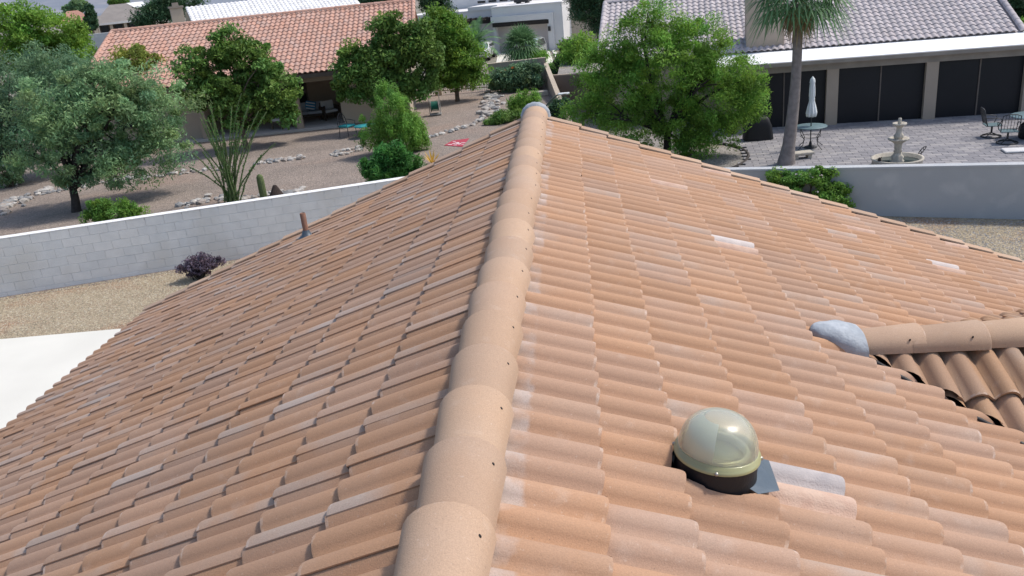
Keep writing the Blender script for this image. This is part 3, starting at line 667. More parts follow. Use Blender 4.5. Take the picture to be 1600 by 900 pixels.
# ------------------------------------------------------------------ boundary walls
bw = thing('block_wall', 'long white painted concrete block wall behind the gravel strip', 'wall', (A0.x, A0.y, 0))
ux = Vector((math.cos(LA), math.sin(LA), 0)); un = Vector((math.sin(LA), -math.cos(LA), 0))
def bwM(a, h, dep=0.0):
    Mx = Matrix((ux, -un, Vector((0, 0, 1)))).transposed().to_4x4(); Mx.translation = A0 + ux * a + Vector((0, 0, h)) + un * dep; return Mx
mb = MB(); mb.box((0.2, 0.11, 0.63), (28.4, 0.213, 1.25), M=bwM(0, 0)); mb.build('mortar_core', M['joint'], bw)
bl = []
for w in (0.396, 0.196):
    for mt in M['cmu']:
        mb = MB(); mb.box((0, 0.05, 0), (w, 0.11, 0.195), bev=0.004); o = mb.build('tmp', mt); bl.append(o.data); bpy.data.objects.remove(o)
TOPH = 1.305
for r in range(7):
    zc = TOPH - 0.1015 - 0.203 * r; a = -1.65 + (0.2 if r % 2 else 0.0)
    while a < 11.4:
        w = 0.4047
        me = bl[rnd.randrange(3)]
        if r < 2 and abs(a - 4.0) < 0.2 and False: me = bl[3]
        inst('block', me, bw, bwM(a, zc, 0.003 * rnd.random()) @ Matrix.Rotation(rnd.gauss(0, 0.002), 4, 'Y'))
        a += w
mb = MB(); mb.box((0.2, 0.10, TOPH + 0.010), (28.4, 0.225, 0.018), M=bwM(0, 0)); mb.build('wall_cap', M['capwhite'], bw)

gw = thing('stucco_wall', 'smooth blue grey stucco garden wall beside the paved patio', 'wall', (6.5, 18.0, 0))
RA = math.atan(-0.359)
mb = MB(); dx = Vector((math.cos(RA), math.sin(RA), 0))
def rtop(px, py):
    n = Vector((0.359, 1, 0)); d = ray(px, py); Pq = Vector((6.5, 18.0, 0)); return CAM + d * ((Pq - CAM).dot(n) / d.dot(n))
ta, tb = rtop(1140, 262), rtop(1600, 246)
def wz(a): 
    pa = (ta - Vector((6.5, 18.0, 0))).dot(dx); pb = (tb - Vector((6.5, 18.0, 0))).dot(dx); return ta.z + (tb.z - ta.z) * (a - pa) / (pb - pa)
gM = Matrix.Translation((6.5, 18.0, 0)) @ Matrix.Rotation(RA, 4, 'Z')
vs = []
for a in (-5.6, 22):
    h = wz(a) - 0.05 if a < 10 else wz(10) - 0.05
    vs += [(a, 0, -1.2), (a, 0.2, -1.2), (a, 0.2, h), (a, 0, h)]
mb.add(vs, [(0, 3, 2, 1), (4, 5, 6, 7), (0, 4, 7, 3), (3, 7, 6, 2), (1, 2, 6, 5)], False, gM); mb.build('panel', M['stucco_grey'], gw)
mb = MB(); vs = []
for a in (-5.6, 22):
    h = wz(min(a, 10)) - 0.048
    vs += [(a, -0.012, h), (a, 0.212, h), (a, 0.212, h + 0.05), (a, -0.012, h + 0.05)]
mb.add(vs, [(0, 3, 2, 1), (4, 5, 6, 7), (0, 4, 7, 3), (3, 7, 6, 2), (1, 2, 6, 5), (0, 1, 5, 4)], False, gM); mb.build('wall_cap', M['stucco_grey'], gw)

def run_wall(name, label, a, b, z0, ha, hb, th, mat, capmat):
    t = thing(name, label, 'wall', (a[0], a[1], z0)); a, b = Vector((a[0], a[1], 0)), Vector((b[0], b[1], 0)); d = (b - a).normalized(); n_ = Vector((-d.y, d.x, 0)) * th / 2
    def slabm(zl, zh, g):
        m_ = MB(); vs_ = []
        for p_, zz_ in ((a - d * g, zh[0]), (b + d * g, zh[1])):
            for sg, z_ in ((-1, zl), (1, zl), (1, zz_), (-1, zz_)) if not isinstance(zl, tuple) else ((-1, zl[0] if p_ == a - d * g else zl[1]), (1, zl[0] if p_ == a - d * g else zl[1]), (1, zz_), (-1, zz_)):
                q_ = p_ + n_ * sg * (1 + g * 3); vs_.append((q_.x, q_.y, z_))
        m_.add(vs_, [(0, 3, 2, 1), (4, 5, 6, 7), (0, 4, 7, 3), (3, 7, 6, 2), (1, 2, 6, 5), (0, 1, 5, 4)]); return m_
    slabm(z0 - 0.3, (ha - 0.06, hb - 0.06), 0).build('panel', mat, t)
    slabm((ha - 0.057, hb - 0.057), (ha, hb), 0.02).build('wall_cap', capmat, t)
    return t
def dtop(px, py):
    n = Vector((23.4, 2.16, 0)); d = ray(px, py); return CAM + d * ((Vector((K.x, K.y, 0)) - CAM).dot(n) / d.dot(n))
hb_ = dtop(850, 92); ha_ = dtop(884, 178)
dz = (hb_.z - ha_.z) / (hb_.y - ha_.y)
run_wall('divider_wall', 'narrow pale wall running away behind the ridge end towards the garage house', (K.x, K.y + 0.3), (DF.x, DF.y), -1.0, ha_.z + dz * (K.y - ha_.y), ha_.z + dz * (DF.y - ha_.y), 0.2, M['slump'], M['stucco_beige'])
fa, fb = G(766, 141, 0), G(853, 134, 0)
run_wall('back_wall', 'tan block wall behind the orange flowering bush', (fa.x, fa.y), (DF.x, DF.y), 0.0, V(766, 99, fa).z, V(852, 91, fb).z, 0.2, M['slump'], M['stucco_beige'])
ra_ = G(862, 117, 0.75); rb_ = G(925, 114, 0.75)
run_wall('brown_wall', 'low dark brown wall beyond the large green tree', (ra_.x - 0.2, ra_.y), (rb_.x + 5, rb_.y - 0.8), -1.0, 0.75, 0.75, 0.2, M['brown_wall'], M['stucco_tan'])
# picket fence left of the tan wall
fn0, fn1 = G(692, 148, 0), G(764, 142, 0)
pf = thing('picket_fence', 'pale picket fence at the back of the gravel yard', 'fence', fn0)
dF = (fn1 - fn0); LF = dF.length; dF.normalize(); af = math.atan2(dF.y, dF.x); FM = frame(fn0, af)
mb = MB(); mb.box((0.04, 0, 0.55), (0.016, 0.02, 1.1)); o = mb.build('tmp', M['stucco_beige']); pk = o.data; bpy.data.objects.remove(o)
for i in range(int(LF / 0.12) + 1): inst('picket', pk, pf, FM @ Matrix.Translation((0.12 * i, 0, 0.05)))
for z in (0.2, 1.05): mb = MB(); mb.box((LF / 2, 0.025, z), (LF + 0.1, 0.03, 0.05), M=FM); mb.build('rail', M['stucco_beige'], pf)
mb = MB(); mb.box((-0.2, 0, 0.75), (0.35, 0.35, 1.5), M=FM); mb.box((-0.2, 0, 1.53), (0.42, 0.42, 0.07), M=FM); mb.build('post', M['stucco_beige'], pf)

# ------------------------------------------------------------------ neighbouring tile roofs
def barrel_roof(FMx, x0, x1, run, pitch, z0, per, course, x0b=None, x1b=None):
    """rows of real barrel tiles up one slope; x limits may taper towards the ridge"""
    m_ = MB(); tn = []; cp, sp_ = math.cos(pitch), math.sin(pitch); nc = int(round(run / cp / course)); r_ = random.Random(5)
    for c in range(nc):
        s0 = c * course; s1 = min((c + 1) * course + 0.04, run / cp)
        f_ = c / max(1, nc - 1); xa = x0 + ((x0b - x0) * f_ if x0b is not None else 0); xb = x1 + ((x1b - x1) * f_ if x1b is not None else 0)
        nn_ = int((xb - xa) / per)
        for i in range(nn_):
            xs = xa + per * i; vs_ = []; jz = r_.random() * 0.008
            for (s, dn) in ((s0, 0.03 + jz), (s1, 0.0)):
                for t in (0.0, 0.2, 0.4, 0.6, 0.8, 1.0):
                    h = 0.055 * math.sin(PI * min(t / 0.8, 1.0)) ** 0.8 if t < 0.8 else 0.0
                    h += dn + 0.02
                    vs_.append((xs + t * per, s * cp - h * sp_, z0 + s * sp_ + h * cp))
            for t in range(6): q = vs_[t]; vs_.append((q[0], q[1] + 0.03 * sp_, q[2] - 0.03))
            m_.add(vs_, [(k, k + 1, k + 7, k + 6) for k in range(5)], True, FMx); m_.add([vs_[k] for k in range(6)] + vs_[12:], [(k + 1, k, k + 6, k + 7) for k in range(5)], False, FMx)
            tn += [(r_.random(), r_.random(), r_.random(), 1)] * 10
    return m_, tn
def cap_row(parent, a, b, mat, n_, r=0.12):
    a, b = Vector(a), Vector(b); d = (b - a) / n_; me = None
    for i in range(n_):
        m_ = MB(); q = d.normalized(); sd_ = q.cross(Vector((0, 0, 1))).normalized(); up = sd_.cross(q); vs_ = []
        for p_, rr in ((a + d * i, r), (a + d * (i + 1.06), r * 0.88)):
            for k in range(7): an = PI * k / 6; vs_.append(p_ + sd_ * rr * math.cos(an) + up * rr * math.sin(an))
        m_.add(vs_, [(k, k + 1, k + 8, k + 7) for k in range(6)], True); m_.add(vs_[:7], [tuple(range(7))])
        o = m_.build('ridge_cap', mat, parent); tint_attr(o.data, [(rnd.random(), rnd.random() * 0.5, rnd.random(), 1)] * len(o.data.polygons))

# left neighbour: red tile roof
aL = math.radians(7.0)
eR = G(668, 88, 2.45); LHO = Vector((-6.35, 36.35, 0)); LHM = frame(LHO, aL)       # x runs towards the right end; x<0 along the facade
lh = thing('red_roof_house', 'tan house with a long red tiled roof and shaded back porch', 'house', LHO, aL)
LEN, RUN, P4 = 14.6, 6.1, math.radians(20.7); ZE = 2.42; ZRL = ZE + RUN * math.tan(P4)
m_, tn = barrel_roof(LHM, -LEN, 0.0, RUN, P4, ZE, 0.235, 0.37)
o = m_.build('roof_tile_field', M['roof_red'], lh); tint_attr(o.data, tn); stuff(o)
mb = MB(); mb.add([(-LEN, 0.02, ZE - 0.03), (0, 0.02, ZE - 0.03), (0, RUN, ZRL - 0.03), (-LEN, RUN, ZRL - 0.03), (0, 2 * RUN, ZE - 0.03), (-LEN, 2 * RUN, ZE - 0.03)], [(0, 1, 2, 3), (3, 2, 4, 5)], False, LHM); mb.build('roof', M['roof_redfar'], lh)
cap_row(lh, LHM @ Vector((-LEN, RUN, ZRL + 0.03)), LHM @ Vector((0, RUN, ZRL + 0.03)), M['roof_red'], 46, 0.13)
cap_row(lh, LHM @ Vector((0.0, 0.0, ZE + 0.06)), LHM @ Vector((0.0, RUN, ZRL + 0.04)), M['roof_red'], 17, 0.11)
cap_row(lh, LHM @ Vector((-LEN, 0.0, ZE + 0.06)), LHM @ Vector((-LEN, RUN, ZRL + 0.04)), M['roof_red'], 17, 0.11)
mb = MB(); mb.box((-LEN / 2, 0.03, ZE - 0.10), (LEN, 0.05, 0.17), M=LHM); mb.build('fascia', M['fascia'], lh)
PX0, PX1 = -9.6, -3.55                                                              # the porch opening
def lbox(name, c, d, mat, par=lh): m__ = MB(); m__.box(c, d, M=LHM); return m__.build(name, mat, par)
lbox('wall', (PX1 / 2 - 0.2, 5.0, 1.17), (-PX1 - 0.5, 8.4, 2.34), M['stucco_beige'])
lbox('wall', ((PX1 + PX0) / 2, 6.6, 1.17), (PX1 - PX0 + 0.02, 5.2, 2.34), M['stucco_tan'])
lbox('wall', ((PX0 - LEN) / 2 + 0.2, 5.0, 1.17), (PX0 + LEN - 0.5, 8.4, 2.34), M['stucco_beige'])
gz = MB(); gz.add([(-0.25, 0.8, 2.34), (-0.25, 2 * RUN - 0.8, 2.34), (-0.25, RUN, ZRL - 0.1)], [(0, 1, 2)], False, LHM); gz.add([(-LEN + 0.3, 0.8, 2.34), (-LEN + 0.3, 2 * RUN - 0.8, 2.34), (-LEN + 0.3, RUN, ZRL - 0.1)], [(2, 1, 0)], False, LHM); gz.build('gable_wall', M['stucco_beige'], lh)
lbox('porch_beam', ((PX1 + PX0) / 2, 0.55, 2.17), (PX1 - PX0, 0.2, 0.3), M['stucco_tan'])
for x in (PX0 + 0.1, -5.35): lbox('porch_post', (x, 0.55, 1.0), (0.26, 0.26, 2.04), M['stucco_tan'])
lbox('porch_slab', ((PX1 + PX0) / 2 - 0.4, 2.05, 0.03), (PX1 - PX0 + 1.2, 3.9, 0.07), M['driveway'])
w = lbox('sliding_door', (-6.4, 3.98, 1.05), (1.9, 0.06, 2.0), M['bronze'])
for sx in (-1, 1): lbox('pane', (-6.4 + sx * 0.46, 3.94, 1.05), (0.84, 0.03, 1.86), M['glass'], w)
w = lbox('window', (-8.5, 3.98, 1.35), (1.0, 0.05, 1.0), M['bronze']); lbox('pane', (-8.5, 3.945, 1.35), (0.88, 0.03, 0.88), M['glass'], w)
w = lbox('window', (-12.6, 0.78, 1.35), (1.5, 0.06, 1.1), M['bronze']); lbox('pane', (-12.6, 0.745, 1.35), (1.36, 0.03, 0.98), M['glass'], w)

# right neighbour: patio house with screened porch
aR = math.radians(-6.0); RG = -1.0
c0, c1, c2 = G(1297, 196, RG), G(1447, 186, RG), G(1601, 178, RG)
aR = math.atan2(c2.y - c0.y, c2.x - c0.x); RHM = frame(c0, aR); RHI = RHM.inverted()
rh = thing('patio_house', 'house with pale grey tile roof and dark screened porch under a white flat roof', 'house', c0, aR)
def rbox(name, c, d, mat, par=None, bev=0.0): m__ = MB(); m__.box(c, d, M=RHM, bev=bev); return m__.build(name, mat, par or rh)
HT = V(1303, 107, c0).z - RG
xs = [0.0, (RHI @ c1).x, (RHI @ c2).x]; sp_c = xs[1]
cols = [xs[0] - sp_c, xs[0], xs[1], xs[2], xs[2] + sp_c]
for x in cols: rbox('column', (x, 0.0, HT / 2), (0.42, 0.36, HT), M['stucco_tan'])
EL, ER = cols[0] - 0.6, cols[-1] + 1.0
rbox('porch_beam', ((EL + ER) / 2, 0.0, HT + 0.16), (ER - EL, 0.40, 0.315), M['fascia_tan'])
for i in range(4):
    xa, xb = cols[i] + 0.21, cols[i + 1] - 0.21; xm = (xa + xb) / 2
    for (u0, u1) in ((xa, xm - 0.025), (xm + 0.025, xb)):
        rbox('screen_panel', ((u0 + u1) / 2, 0.05, HT / 2), (u1 - u0 - 0.004, 0.02, HT - 0.02), M['screen'])
    rbox('mullion', (xm, 0.03, HT / 2), (0.045, 0.05, HT - 0.01), M['bronze'])
fe = RHI @ G(1400, 84, HT + RG + 0.42)
YF = fe.y
mb = MB(); zf = HT + 0.30; zb = HT + 0.52
be = RHI @ G(1400, 65.5, zb + RG); YBk = be.y
xr_ = (RHI @ G(1590, 48, zb + RG)).x
mb.add([(EL - 0.3, YF, zf), (ER + 1, YF, zf), (ER + 1, YF, zf + 0.12), (EL - 0.3, YF, zf + 0.12), (EL - 0.3, YBk + 0.2, zb - 0.1), (ER + 1, YBk + 0.2, zb - 0.1), (ER + 1, YBk + 0.2, zb), (EL - 0.3, YBk + 0.2, zb)],
       [(0, 1, 2, 3), (3, 2, 6, 7), (0, 4, 5, 1), (0, 3, 7, 4), (1, 5, 6, 2)], False, RHM); mb.build('porch_roof', M['white_roof'], rh)
rbox('gutter', ((EL + ER) / 2, YF - 0.035, zf + 0.03), (ER - EL + 1.2, 0.06, 0.13), M['fascia_tan'])
RHR = RHM @ Matrix.Translation((0, YBk, 0)); P5 = math.radians(20.5)
rl = RHR.inverted() @ G(946, 9, 3.7); RUN2 = max(4.5, rl.y); ZRR = zb + 0.02 + RUN2 * math.tan(P5)
xl_ = rl.x
m_, tn = barrel_roof(RHR, xl_, xr_, RUN2, P5, zb + 0.02, 0.25, 0.37)
o = m_.build('roof_tile_field', M['roof_grey'], rh); tint_attr(o.data, tn); stuff(o)
mb = MB(); mb.add([(xl_, 0.02, zb), (xr_, 0.02, zb), (xr_, RUN2, ZRR - 0.03), (xl_, RUN2, ZRR - 0.03), (xr_, 2 * RUN2, zb), (xl_, 2 * RUN2, zb)], [(0, 1, 2, 3), (3, 2, 4, 5)], False, RHR); o = mb.build('roof', M['roof_grey'], rh)
tint_attr(o.data, [(0.5, 0.5, 0.5, 1)] * 2)
cap_row(rh, RHR @ Vector((xr_, 0, zb + 0.06)), RHR @ Vector((xr_, RUN2, ZRR + 0.05)), M['roof_grey'], 15, 0.13)
cap_row(rh, RHR @ Vector((xl_, 0, zb + 0.06)), RHR @ Vector((xl_, RUN2, ZRR + 0.05)), M['roof_grey'], 15, 0.13)
cap_row(rh, RHR @ Vector((xl_, RUN2, ZRR + 0.04)), RHR @ Vector((xr_, RUN2, ZRR + 0.04)), M['roof_grey'], 44, 0.13)
ch0 = RHI @ G(1166, 82, zb + RG); ch1 = RHI @ G(1225, 78, zb + RG)
rbox('chimney', ((ch0.x + ch1.x) / 2, ch0.y + 0.42, zb + 1.35), (ch1.x - ch0.x, 0.9, 2.9), M['stucco_tan'])
hw_ = (xl_ + xr_) / 2
m__ = MB(); m__.box((hw_, YBk + RUN2, zb / 2 - 0.05), (xr_ - xl_ - 1.0, 2 * RUN2 - 1.0, zb - 0.1), M=RHM); m__.build('wall', M['stucco_tan'], rh)
m__ = MB(); m__.add([(xl_ + 0.5, YBk + 0.6, zb - 0.1), (xl_ + 0.5, YBk + 2 * RUN2 - 0.6, zb - 0.1), (xl_ + 0.5, YBk + RUN2, ZRR - 0.15)], [(2, 1, 0)], False, RHM); m__.build('gable_wall', M['stucco_tan'], rh)

# paved patio in front of it
pc = G(1300, 225, RG); pav = MB(); kk = 0
edge = [G(px, py, RG) for px, py in ((1120, 233), (1150, 244), (1190, 256), (1230, 268))]
def in_patio(x, y):
    l = RHI @ Vector((x, y, RG))
    if l.y > 0.3 or x > 30: return False
    for a, b_ in zip(edge[:-1], edge[1:]):
        pass
    # the curved planting bed cuts the left corner
    cen = G(1035, 250, RG); rad = (G(1122, 225, RG) - cen).length
    if (Vector((x, y, RG)) - cen).length < rad: return False
    return y > rw(x) + 0.15 and l.x > cols[0] - 2.0
pM = RHM; l0 = RHI @ Vector((6, 18, RG))
mb = MB(); pw, ph = 0.46, 0.23
yy_ = 0.2; row = 0
while yy_ > -16:
    xx = cols[0] - 2.2 + (pw / 2 if row % 2 else 0)
    while xx < 18:
        q = RHM @ Vector((xx, yy_, 0))
        if in_patio(q.x, q.y):
            mb.cur = rnd.choice((0, 0, 1, 1, 2)); g = 0.008; z1 = 0.05 + rnd.random() * 0.004
            mb.add([(xx - pw / 2 + g, yy_ - ph / 2 + g, z1), (xx + pw / 2 - g, yy_ - ph / 2 + g, z1), (xx + pw / 2 - g, yy_ + ph / 2 - g, z1), (xx - pw / 2 + g, yy_ + ph / 2 - g, z1),
                    (xx - pw / 2, yy_ - ph / 2, z1 - 0.02), (xx + pw / 2, yy_ - ph / 2, z1 - 0.02), (xx + pw / 2, yy_ + ph / 2, z1 - 0.02), (xx - pw / 2, yy_ + ph / 2, z1 - 0.02)],
                   [(0, 1, 2, 3), (0, 4, 5, 1), (1, 5, 6, 2), (2, 6, 7, 3), (3, 7, 4, 0)], False, RHM)
        xx += pw
    yy_ -= ph; row += 1
patio = mb.build('patio', M['paver']); stuff(patio); tag(patio, 'grey concrete pavers of the patio', 'pavers')
mb = MB(); cen = G(1035, 250, RG); rad = (G(1122, 225, RG) - cen).length
pts = [cen + Vector((rad * math.cos(a), rad * math.sin(a), 0.04)) for a in np.linspace(-1.2, 1.2, 30)]
mb.tube([tuple(q) for q in pts], 0.05, 6); struct(mb.build('bed_edging', M['edging']))
PZ = RG + 0.054

# ------------------------------------------------------------------ white flat-roofed house with garage
WG = -1.9
g0, g1 = G(775, 84, WG), G(858, 79, WG); aW = math.atan2(g1.y - g0.y, g1.x - g0.x); WM = frame(g0, aW); WI = WM.inverted()
wh = thing('flat_roof_house', 'white flat roofed house with parapets and a garage door', 'house', g0, aW)
def wbox(name, c, d, mat, par=None): m__ = MB(); m__.box(c, d, M=WM); return m__.build(name, mat, par or wh)
def hW(px, py): 
    n = Vector((-math.sin(aW), math.cos(aW), 0)); d = ray(px, py); q = CAM + d * ((g0 - CAM).dot(n) / d.dot(n)); return WI @ q
gw_ = (WI @ g1).x
tl, tr = hW(770, 15), hW(873, 2); H1 = (tl.z + tr.z) / 2
dl, dr = hW(775, 42), hW(855, 36); HD = (dl.z + dr.z) / 2; XR = hW(880, 40).x; XL = hW(771, 50).x
wbox('wall', ((XL + dl.x) / 2, 3, H1 / 2), (dl.x - XL, 6, H1), M['stucco_white']); wbox('wall', ((XR + dr.x) / 2, 3, H1 / 2), (XR - dr.x, 6, H1), M['stucco_white'])
wbox('wall', ((dl.x + dr.x) / 2, 3, (H1 + HD) / 2), (dr.x - dl.x, 6, H1 - HD), M['stucco_white'])
wbox('parapet_cap', ((XL + XR) / 2, 3, H1 + 0.05), (XR - XL + 0.1, 6.1, 0.1), M['stucco_white'])
gd = wbox('garage_door', ((dl.x + dr.x) / 2, 0.6, HD / 2), (dr.x - dl.x, 0.08, HD), M['garage'])
for r in range(4): wbox('door_panel', ((dl.x + dr.x) / 2, 0.545, HD * (r + 0.5) / 4), (dr.x - dl.x - 0.1, 0.03, HD / 4 - 0.05), M['garage'], gd)
wbox('lintel_beam', ((dl.x + dr.x) / 2 + 0.0, -0.12, HD + 0.16), (dr.x - dl.x + 0.5, 0.3, 0.36), M['dark_wood'])
pz_ = HD + 0.95
wbox('pilaster', (dr.x + 0.42, -0.13, pz_ / 2), (0.5, 0.25, pz_), M['stucco_white']); wbox('door_surround', ((dl.x + dr.x) / 2 + 0.1, -0.12, HD + 0.36 + 0.3), (dr.x - dl.x + 1.0, 0.22, 0.55), M['stucco_white'])
ll = hW(700, 22); HL = hW(735, 20).z
wbox('wall', ((ll.x - 6 + XL) / 2, 4.6, HL / 2), (XL - ll.x + 6, 6, HL), M['stucco_white']); wbox('parapet_cap', ((ll.x - 6 + XL) / 2, 4.6, HL + 0.05), (XL - ll.x + 6, 6.1, 0.1), M['stucco_white'])
wbox('parapet_cap', (XL - 1.6, 4.0, HL + 0.28), (3.2, 5.0, 0.35), M['stucco_white'])
up = wbox('upper_storey', ((ll.x - 6 + XL + 0.8) / 2, 11.5, HL / 2 + 1.2), (XL + 0.8 - ll.x + 6, 7, HL + 2.4), M['stucco_white'])
for px in (706, 723, 740, 757, 772): q = hW(px, 10); wbox('slot_window', (q.x * 1.09, 7.98, HL + 0.62), (0.9, 0.06, 0.22), M['glass'], up)
pa, pb = hW(722, 38), hW(764, 34)
pg = wbox('pergola_beam', ((pa.x + pb.x) / 2, 0.6, pb.z), (pb.x - pa.x, 0.3, 0.34), M['dark_wood'])
for i in range(5): wbox('rafter', (pa.x + (pb.x - pa.x) * (i + 0.5) / 5, 1.2, pb.z + 0.28), (0.2, 1.9, 0.22), M['dark_wood'], pg)
wl = hW(860, 44); lm = wbox('wall_lamp', (wl.x, -0.33, wl.z), (0.22, 0.14, 0.42), M['dark_metal'])
m__ = MB(); q = hW(798, 8); m__.box((q.x, 3.2, H1 + 0.75), (1.5, 1.0, 1.1), M=WM, bev=0.05); ac = m__.build('air_conditioner', M['dark_metal']); tag(ac, 'dark air conditioner box on the flat white roof', 'air conditioner')
for sx in (-0.45, 0.45): m__ = MB(); m__.box((q.x + sx, 3.2, H1 + 0.15), (0.2, 0.8, 0.16), M=WM); m__.build('foot', M['dark_metal'], ac)
# the beige house to the right of the garage
b0 = G(884, 74, WG); b1 = G(960, 66, WG); aB = math.atan2(b1.y - b0.y, b1.x - b0.x); BM = frame(b0, aB); hb1 = V(884, 6, b0).z - WG
bh = thing('beige_house', 'plain beige stucco side wall next to the white garage', 'house', b0, aB)
m__ = MB(); m__.box((5, 3, hb1 / 2), (10, 6, hb1), M=BM); m__.build('wall', M['stucco_beige'], bh); m__ = MB(); m__.box((5, 3, hb1 + 0.05), (10.2, 6.2, 0.1), M=BM); m__.build('parapet_cap', M['stucco_white'], bh)
# drives
def strip(name, pxs, z, mat): m__ = MB(); m__.prism([(G(a, b_, z).x, G(a, b_, z).y) for a, b_ in pxs], z - 0.3, z); return struct(m__.build(name, mat))
strip('driveway', ((778, 83), (775, 99), (812, 108), (866, 100), (858, 79)), WG + 0.06, M['concrete'])
strip('path', ((862, 78), (866, 78), (885, 100), (875, 104)), WG + 0.09, M['concrete'])
strip('street', ((890, 100), (1000, 96), (1020, 118), (880, 120)), WG + 0.05, M['driveway'])

# ------------------------------------------------------------------ far houses and hill
def dist_pt(px, py, d): r_ = ray(px, py); return CAM + r_ * (d / math.hypot(r_.x, r_.y))
WA, WB = dist_pt(290, 13, 70), dist_pt(546, -16, 72)
wr = thing('white_roof_house', 'house with a bright white painted tile roof behind the red roof', 'house', (WA.x, WA.y, base_z(WA.x, WA.y)))
aw = math.atan2(WB.y - WA.y, WB.x - WA.x); WRM = frame((WA.x, WA.y, 0), aw); Lw = math.hypot(WB.x - WA.x, WB.y - WA.y); zr = (WA.z + WB.z) / 2
rn, pt = 6.0, math.radians(20)
m_, tn = barrel_roof(WRM @ Matrix.Translation((0, -rn, 0)), 0, Lw, rn, pt, zr - rn * math.tan(pt), 0.32, 0.4)
o = m_.build('roof_tile_field', M['white_tile'], wr); tint_attr(o.data, tn); stuff(o)
zl = zr - rn * math.tan(pt) - 0.04
mb = MB(); mb.add([(0, -rn, zl), (Lw, -rn, zl), (Lw, 0, zr - 0.04), (0, 0, zr - 0.04), (Lw, rn, zl), (0, rn, zl)], [(0, 1, 2, 3), (3, 2, 4, 5)], False, WRM); mb.build('roof', M['white_roof'], wr)
mb = MB(); mb.box((Lw / 2, 0, (zl - 1.9) / 2), (Lw - 1, 2 * rn - 1, zl + 1.8), M=WRM); mb.build('wall', M['stucco_beige'], wr)
mb = MB(); mb.add([(0.5, -rn + 0.5, zl), (0.5, rn - 0.5, zl), (0.5, 0, zr - 0.2)], [(2, 1, 0)], False, WRM); mb.add([(Lw - 0.5, -rn + 0.5, zl), (Lw - 0.5, rn - 0.5, zl), (Lw - 0.5, 0, zr - 0.2)], [(0, 1, 2)], False, WRM); mb.build('gable_wall', M['stucco_beige'], wr)
cq = dist_pt(280, 36, 64); ct = V(279, 12, cq)
mb = MB(); mb.box((cq.x, cq.y, (ct.z - 1.9) / 2 ), (0.8, 0.8, ct.z + 1.9), aw); chm = mb.build('chimney', M['stucco_beige'], wr); mb = MB(); mb.box((cq.x, cq.y, ct.z + 0.06), (0.95, 0.95, 0.12), aw); mb.box((cq.x, cq.y, ct.z + 0.22), (0.4, 0.4, 0.25), aw); mb.build('chimney_cap', M['fascia_tan'], chm)
def hip_house(name, label, pxl, pxr, py_eave, py_ridge, d, roofm, posts, depth=9.0, span=(0.3, 0.62)):
    a, b_ = dist_pt(pxl, py_eave + 0.1025 * (pxr - pxl) / 2, d), dist_pt(pxr, py_eave - 0.1025 * (pxr - pxl) / 2, d); an = math.atan2(b_.y - a.y, b_.x - a.x); Lh = math.hypot(b_.x - a.x, b_.y - a.y); ze = (a.z + b_.z) / 2
    zr_ = dist_pt((pxl + pxr) / 2, py_ridge, d).z + 0.35; g_ = ze - 2.5; FMx = frame((a.x, a.y, 0), an)
    t = thing(name, label, 'house', (a.x, a.y, g_), an)
    m__ = MB(); r0, r1 = span[0] * Lh, span[1] * Lh
    m__.add([(-.4, -.4, ze), (Lh + .4, -.4, ze), (Lh + .4, depth, ze), (-.4, depth, ze), (r0, depth / 2, zr_), (r1, depth / 2, zr_)], [(0, 1, 5, 4), (1, 2, 5), (2, 3, 4, 5), (3, 0, 4), (3, 2, 1, 0)], False, FMx); m__.build('roof', roofm, t)
    m__ = MB(); m__.box((Lh / 2, -0.4, ze - 0.12), (Lh + 0.8, 0.1, 0.3), M=FMx); m__.build('fascia', M['stucco_white'], t)
    m__ = MB(); m__.box((Lh / 2, depth / 2 + 1.2, ze - 1.4), (Lh - 0.5, depth - 2.8, 2.8), M=FMx); m__.build('wall', M['brown_wall'], t)
    for k in range(posts + 1): m__ = MB(); m__.box((Lh * k / posts, 0.0, ze - 1.45), (0.45, 0.45, 2.6), M=FMx); m__.build('porch_post', M['stucco_beige'], t)
    for k in range(posts): m__ = MB(); m__.box((Lh * (k + 0.5) / posts, 2.52, ze - 1.3), (Lh / posts * 0.55, 0.08, 1.7), M=FMx); m__.build('window', M['glass'], t)
    return t
hip_house('hip_roof_house', 'far house with grey brown hip roof and pale porch posts', 150, 238, 33, 9.0, 150, M['roof_brown'], 4)
hip_house('porch_house', 'far house wing with a small red roof beside the dark cypress', 96, 147, 36, 20, 142, M['roof_redfar'], 2, 8.0, (0.25, 0.6))
hip_house('distant_house', 'small distant pale roofed house above the grey brown hip roof', 190, 232, 11, 6, 210, M['white_roof'], 2, 8.0, (0.2, 0.8))
w0, w1 = dist_pt(138, 60, 100), dist_pt(158, 58, 100)
run_wall('yard_wall', 'short pale grey wall seen left of the red roof', (w0.x - 3, w0.y - 0.5), (w1.x + 6, w1.y + 1), base_z(w0.x, w0.y), w0.z + 0.4, w1.z + 0.4, 0.3, M['stucco_grey'], M['stucco_white'])
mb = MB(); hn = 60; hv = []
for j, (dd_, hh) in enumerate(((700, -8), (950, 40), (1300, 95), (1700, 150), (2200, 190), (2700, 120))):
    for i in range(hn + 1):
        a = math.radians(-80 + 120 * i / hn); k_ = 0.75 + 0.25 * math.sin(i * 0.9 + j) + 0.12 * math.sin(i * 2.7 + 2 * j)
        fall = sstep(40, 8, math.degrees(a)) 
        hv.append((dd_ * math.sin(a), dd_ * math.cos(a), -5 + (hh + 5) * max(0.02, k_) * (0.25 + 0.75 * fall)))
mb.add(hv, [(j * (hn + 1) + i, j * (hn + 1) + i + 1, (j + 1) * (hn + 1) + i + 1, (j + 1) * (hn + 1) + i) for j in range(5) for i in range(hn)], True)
struct(mb.build('hill', M['hill']))

